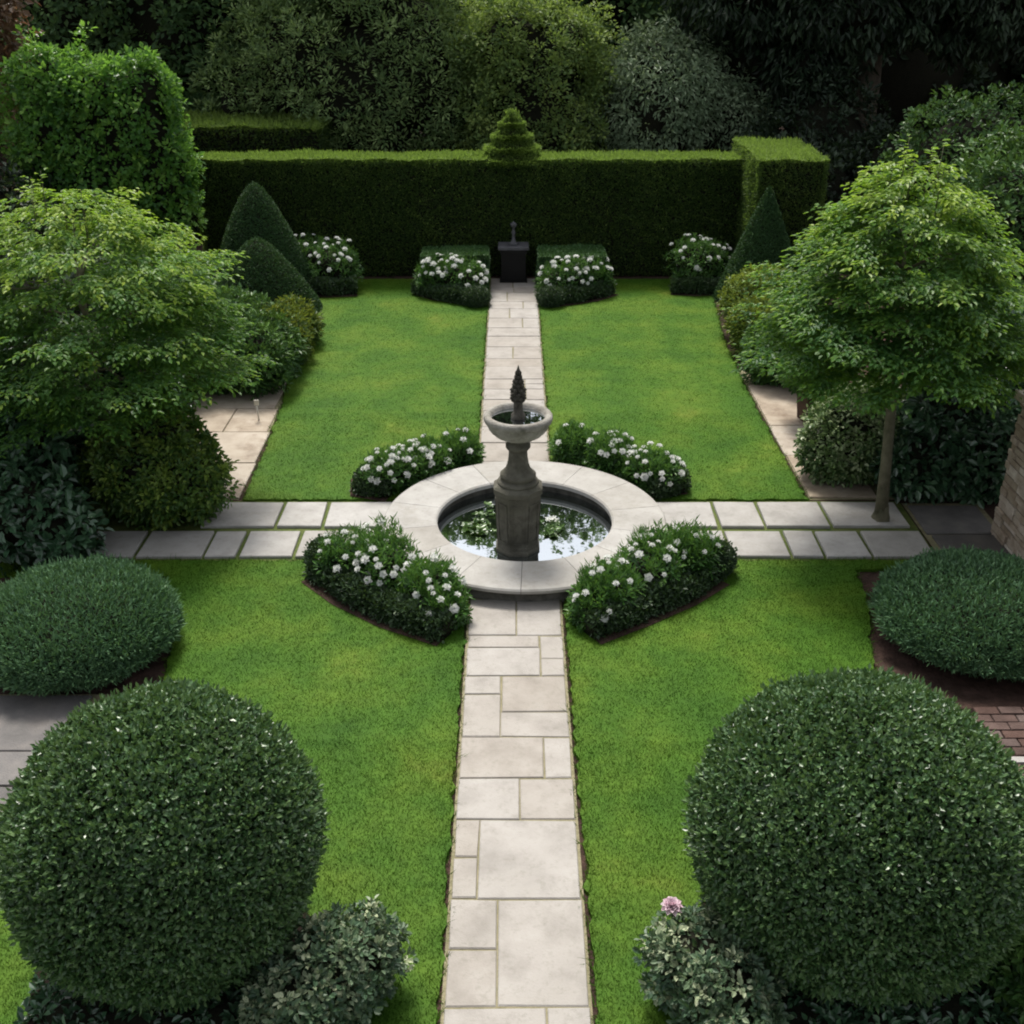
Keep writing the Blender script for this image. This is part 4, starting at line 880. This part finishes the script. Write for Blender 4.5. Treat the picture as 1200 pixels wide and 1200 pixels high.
# the two beds either side of the path's far end
for sgn, nm in ((-1, 'left'), (1, 'right')):
    ox = .03
    X = lambda v: ox + sgn * v
    g = Geo(); xa, xb = sorted((X(.50), X(1.80)))
    hb = thing('box_edging', 'square clipped box hedge at the back of the far bed on the path\'s %s' % nm, 'hedge', (X(1.1), 21.9, 0), 'square box hedges beside the dark plinth')
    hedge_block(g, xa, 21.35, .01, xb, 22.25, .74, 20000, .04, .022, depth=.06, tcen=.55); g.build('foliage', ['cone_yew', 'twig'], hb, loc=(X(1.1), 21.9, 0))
    flower_plant('white flowers in the far bed on the path\'s %s, next to the path' % nm, X(.85), 21.15, [(0, 0, .32, .36, .36, .34), (sgn * .3, .05, .35, .32, .32, .36)], 14, GF, 1.5)
    flower_plant('white flowers in the far bed on the path\'s %s, away from the path' % nm, X(1.5), 21.35, [(0, 0, .32, .38, .36, .34)], 13, GF, 1.5)
    low_hedge('dark low edging curving round the front of the far %s bed' % nm, [(X(.62), 20.55), (X(1.0), 20.72), (X(1.5), 20.98), (X(1.9), 21.4)], .28, .28, 7000)
    small_ball('small clipped ball at the path corner of the far %s bed' % nm, X(.70), 20.55, .26, .19, 7000)
flower_plant('white flowering clump against the hedge beside the tall left cone', -3.55, 21.75, [(0, 0, .45, .55, .45, .45), (-.5, .2, .5, .5, .45, .45)], 24, GF, 1.35, nc=520)
low_hedge('dark edging under the far-left white flower clump', [(-4.2, 21.35), (-3.6, 21.25), (-3.05, 21.35)], .26, .32, 4500)
flower_plant('white flowering clump against the hedge beside the right-hand cone', 3.62, 21.85, [(0, 0, .48, .5, .45, .48), (.35, .1, .42, .4, .4, .42)], 15, GF, 1.35, nc=460)
low_hedge('dark edging under the far-right white flower clump', [(3.15, 21.45), (3.6, 21.35), (4.1, 21.45)], .26, .3, 4500)

# dark plinth with a small ornament at the end of the path
pd = thing('plinth', 'black stone plinth with grey slab top at the end of the path', 'plinth', (.03, 22.35, 0))
g = Geo(); box(g, -.25, -.20, 0, .25, .20, .70); box(g, -.28, -.23, 0, .28, .23, .07); box(g, -.27, -.22, .62, .27, .22, .701); g.build('base', 'black_stone', pd)
g = Geo(); slab(g, [(-.31, -.25), (.31, -.25), (.31, .25), (-.31, .25)], .702, .76, bev=.012); g.build('top_slab', 'slate', pd)
sn = thing('garden_ornament', 'slender dark upright ornament standing on the black plinth', 'ornament', (.03, 22.35, .76))
g = Geo(); lathe(g, [(.10, 0), (.10, .03), (.06, .05), (.035, .10), (.028, .2), (.045, .24), (.03, .27), (.025, .33), (.055, .36), (.07, .40), (.05, .43), (.015, .45), (.001, .47)], (0, 0, 0), 20)
g.build('stem', 'slate', sn)

# dry stone wall at the right edge
wl = thing('stone_wall', 'rough coursed stone wall at the right edge', 'wall', (5.76, 8.0, 0))
g = Geo(); box(g, -.19, -4.5, 0, .19, 3.28, 1.66, 1); z = .0
row = 0
while z < 1.62:
    h = rng.uniform(.055, .10); y = -4.5 - rng.uniform(0, .2)
    while y < 3.3:
        l = rng.uniform(.16, .42); y1 = min(y + l - .012, 3.32)
        if y1 - y > .05:
            d = rng.uniform(-.012, .018)
            for sx in (-1, 1):
                xa, xb = sorted((sx * .12, sx * (.205 + d))); V = []
                box(g, xa, y, z + .006, xb, y1, min(z + h - .006, 1.66), 0, rng.random())
        y += l
    z += h; row += 1
    box(g, -.17 + rng.uniform(-.01, .01), 3.1, z - h + .006, .17, 3.30 + rng.uniform(0, .02), min(z - .006, 1.66), 0, rng.random())
g.build('stonework', ['wall_stone', 'mortar'], wl)
g = Geo(); y = -4.5
while y < 3.3:
    slab(g, rect(-.26, y + .006, .26, min(y + .6, 3.36), .006), 1.665, 1.76, tint=rng.random()); y += .61
g.build('coping', ['wall_stone'], wl)

# ================================================================== LIGHT AND CAMERA
SUN_EL, SUN_AZ = 59.0, -12.0          # degrees; azimuth from the far end (+y) towards +x
w = bpy.data.worlds.new('World'); scene.world = w; w.use_nodes = True
N, L = w.node_tree.nodes, w.node_tree.links
bg = N['Background']; sky = N.new('ShaderNodeTexSky'); sky.sky_type = 'NISHITA'; sky.sun_disc = False
sky.sun_elevation = math.radians(SUN_EL); sky.sun_rotation = math.radians(SUN_AZ)
sky.air_density = 1.0; sky.dust_density = 4.0; sky.ozone_density = 1.0
hs = N.new('ShaderNodeHueSaturation'); hs.inputs['Saturation'].default_value = 0.25      # thin white cloud veil
L.new(sky.outputs[0], hs.inputs['Color']); L.new(hs.outputs[0], bg.inputs['Color']); bg.inputs['Strength'].default_value = 0.15
sl = bpy.data.lights.new('sun', 'SUN'); so = bpy.data.objects.new('sun', sl); COL.objects.link(so)
sl.energy = 3.1; sl.angle = math.radians(14); sl.color = (1.0, .95, .86)
d = Vector((math.sin(math.radians(SUN_AZ)) * math.cos(math.radians(SUN_EL)), math.cos(math.radians(SUN_AZ)) * math.cos(math.radians(SUN_EL)), math.sin(math.radians(SUN_EL))))
so.rotation_euler = d.to_track_quat('Z', 'Y').to_euler(); so.location = (0, 12, 20)

cd = bpy.data.cameras.new('camera'); co = bpy.data.objects.new('camera', cd); COL.objects.link(co)
co.location = (0, 0, 6.0); co.rotation_euler = (math.radians(90 - 26.8), 0, 0)
cd.sensor_width = 36; cd.lens = 36 * 1295 / 1200; cd.clip_end = 1000
scene.camera = co
scene.view_settings.view_transform = 'Standard'; scene.view_settings.look = 'None'
scene.view_settings.exposure = 0.47; scene.view_settings.gamma = 1
scene.cycles.filter_width = 2.0
scene.cycles.max_bounces = 6; scene.cycles.diffuse_bounces = 2; scene.cycles.glossy_bounces = 3; scene.cycles.transmission_bounces = 4
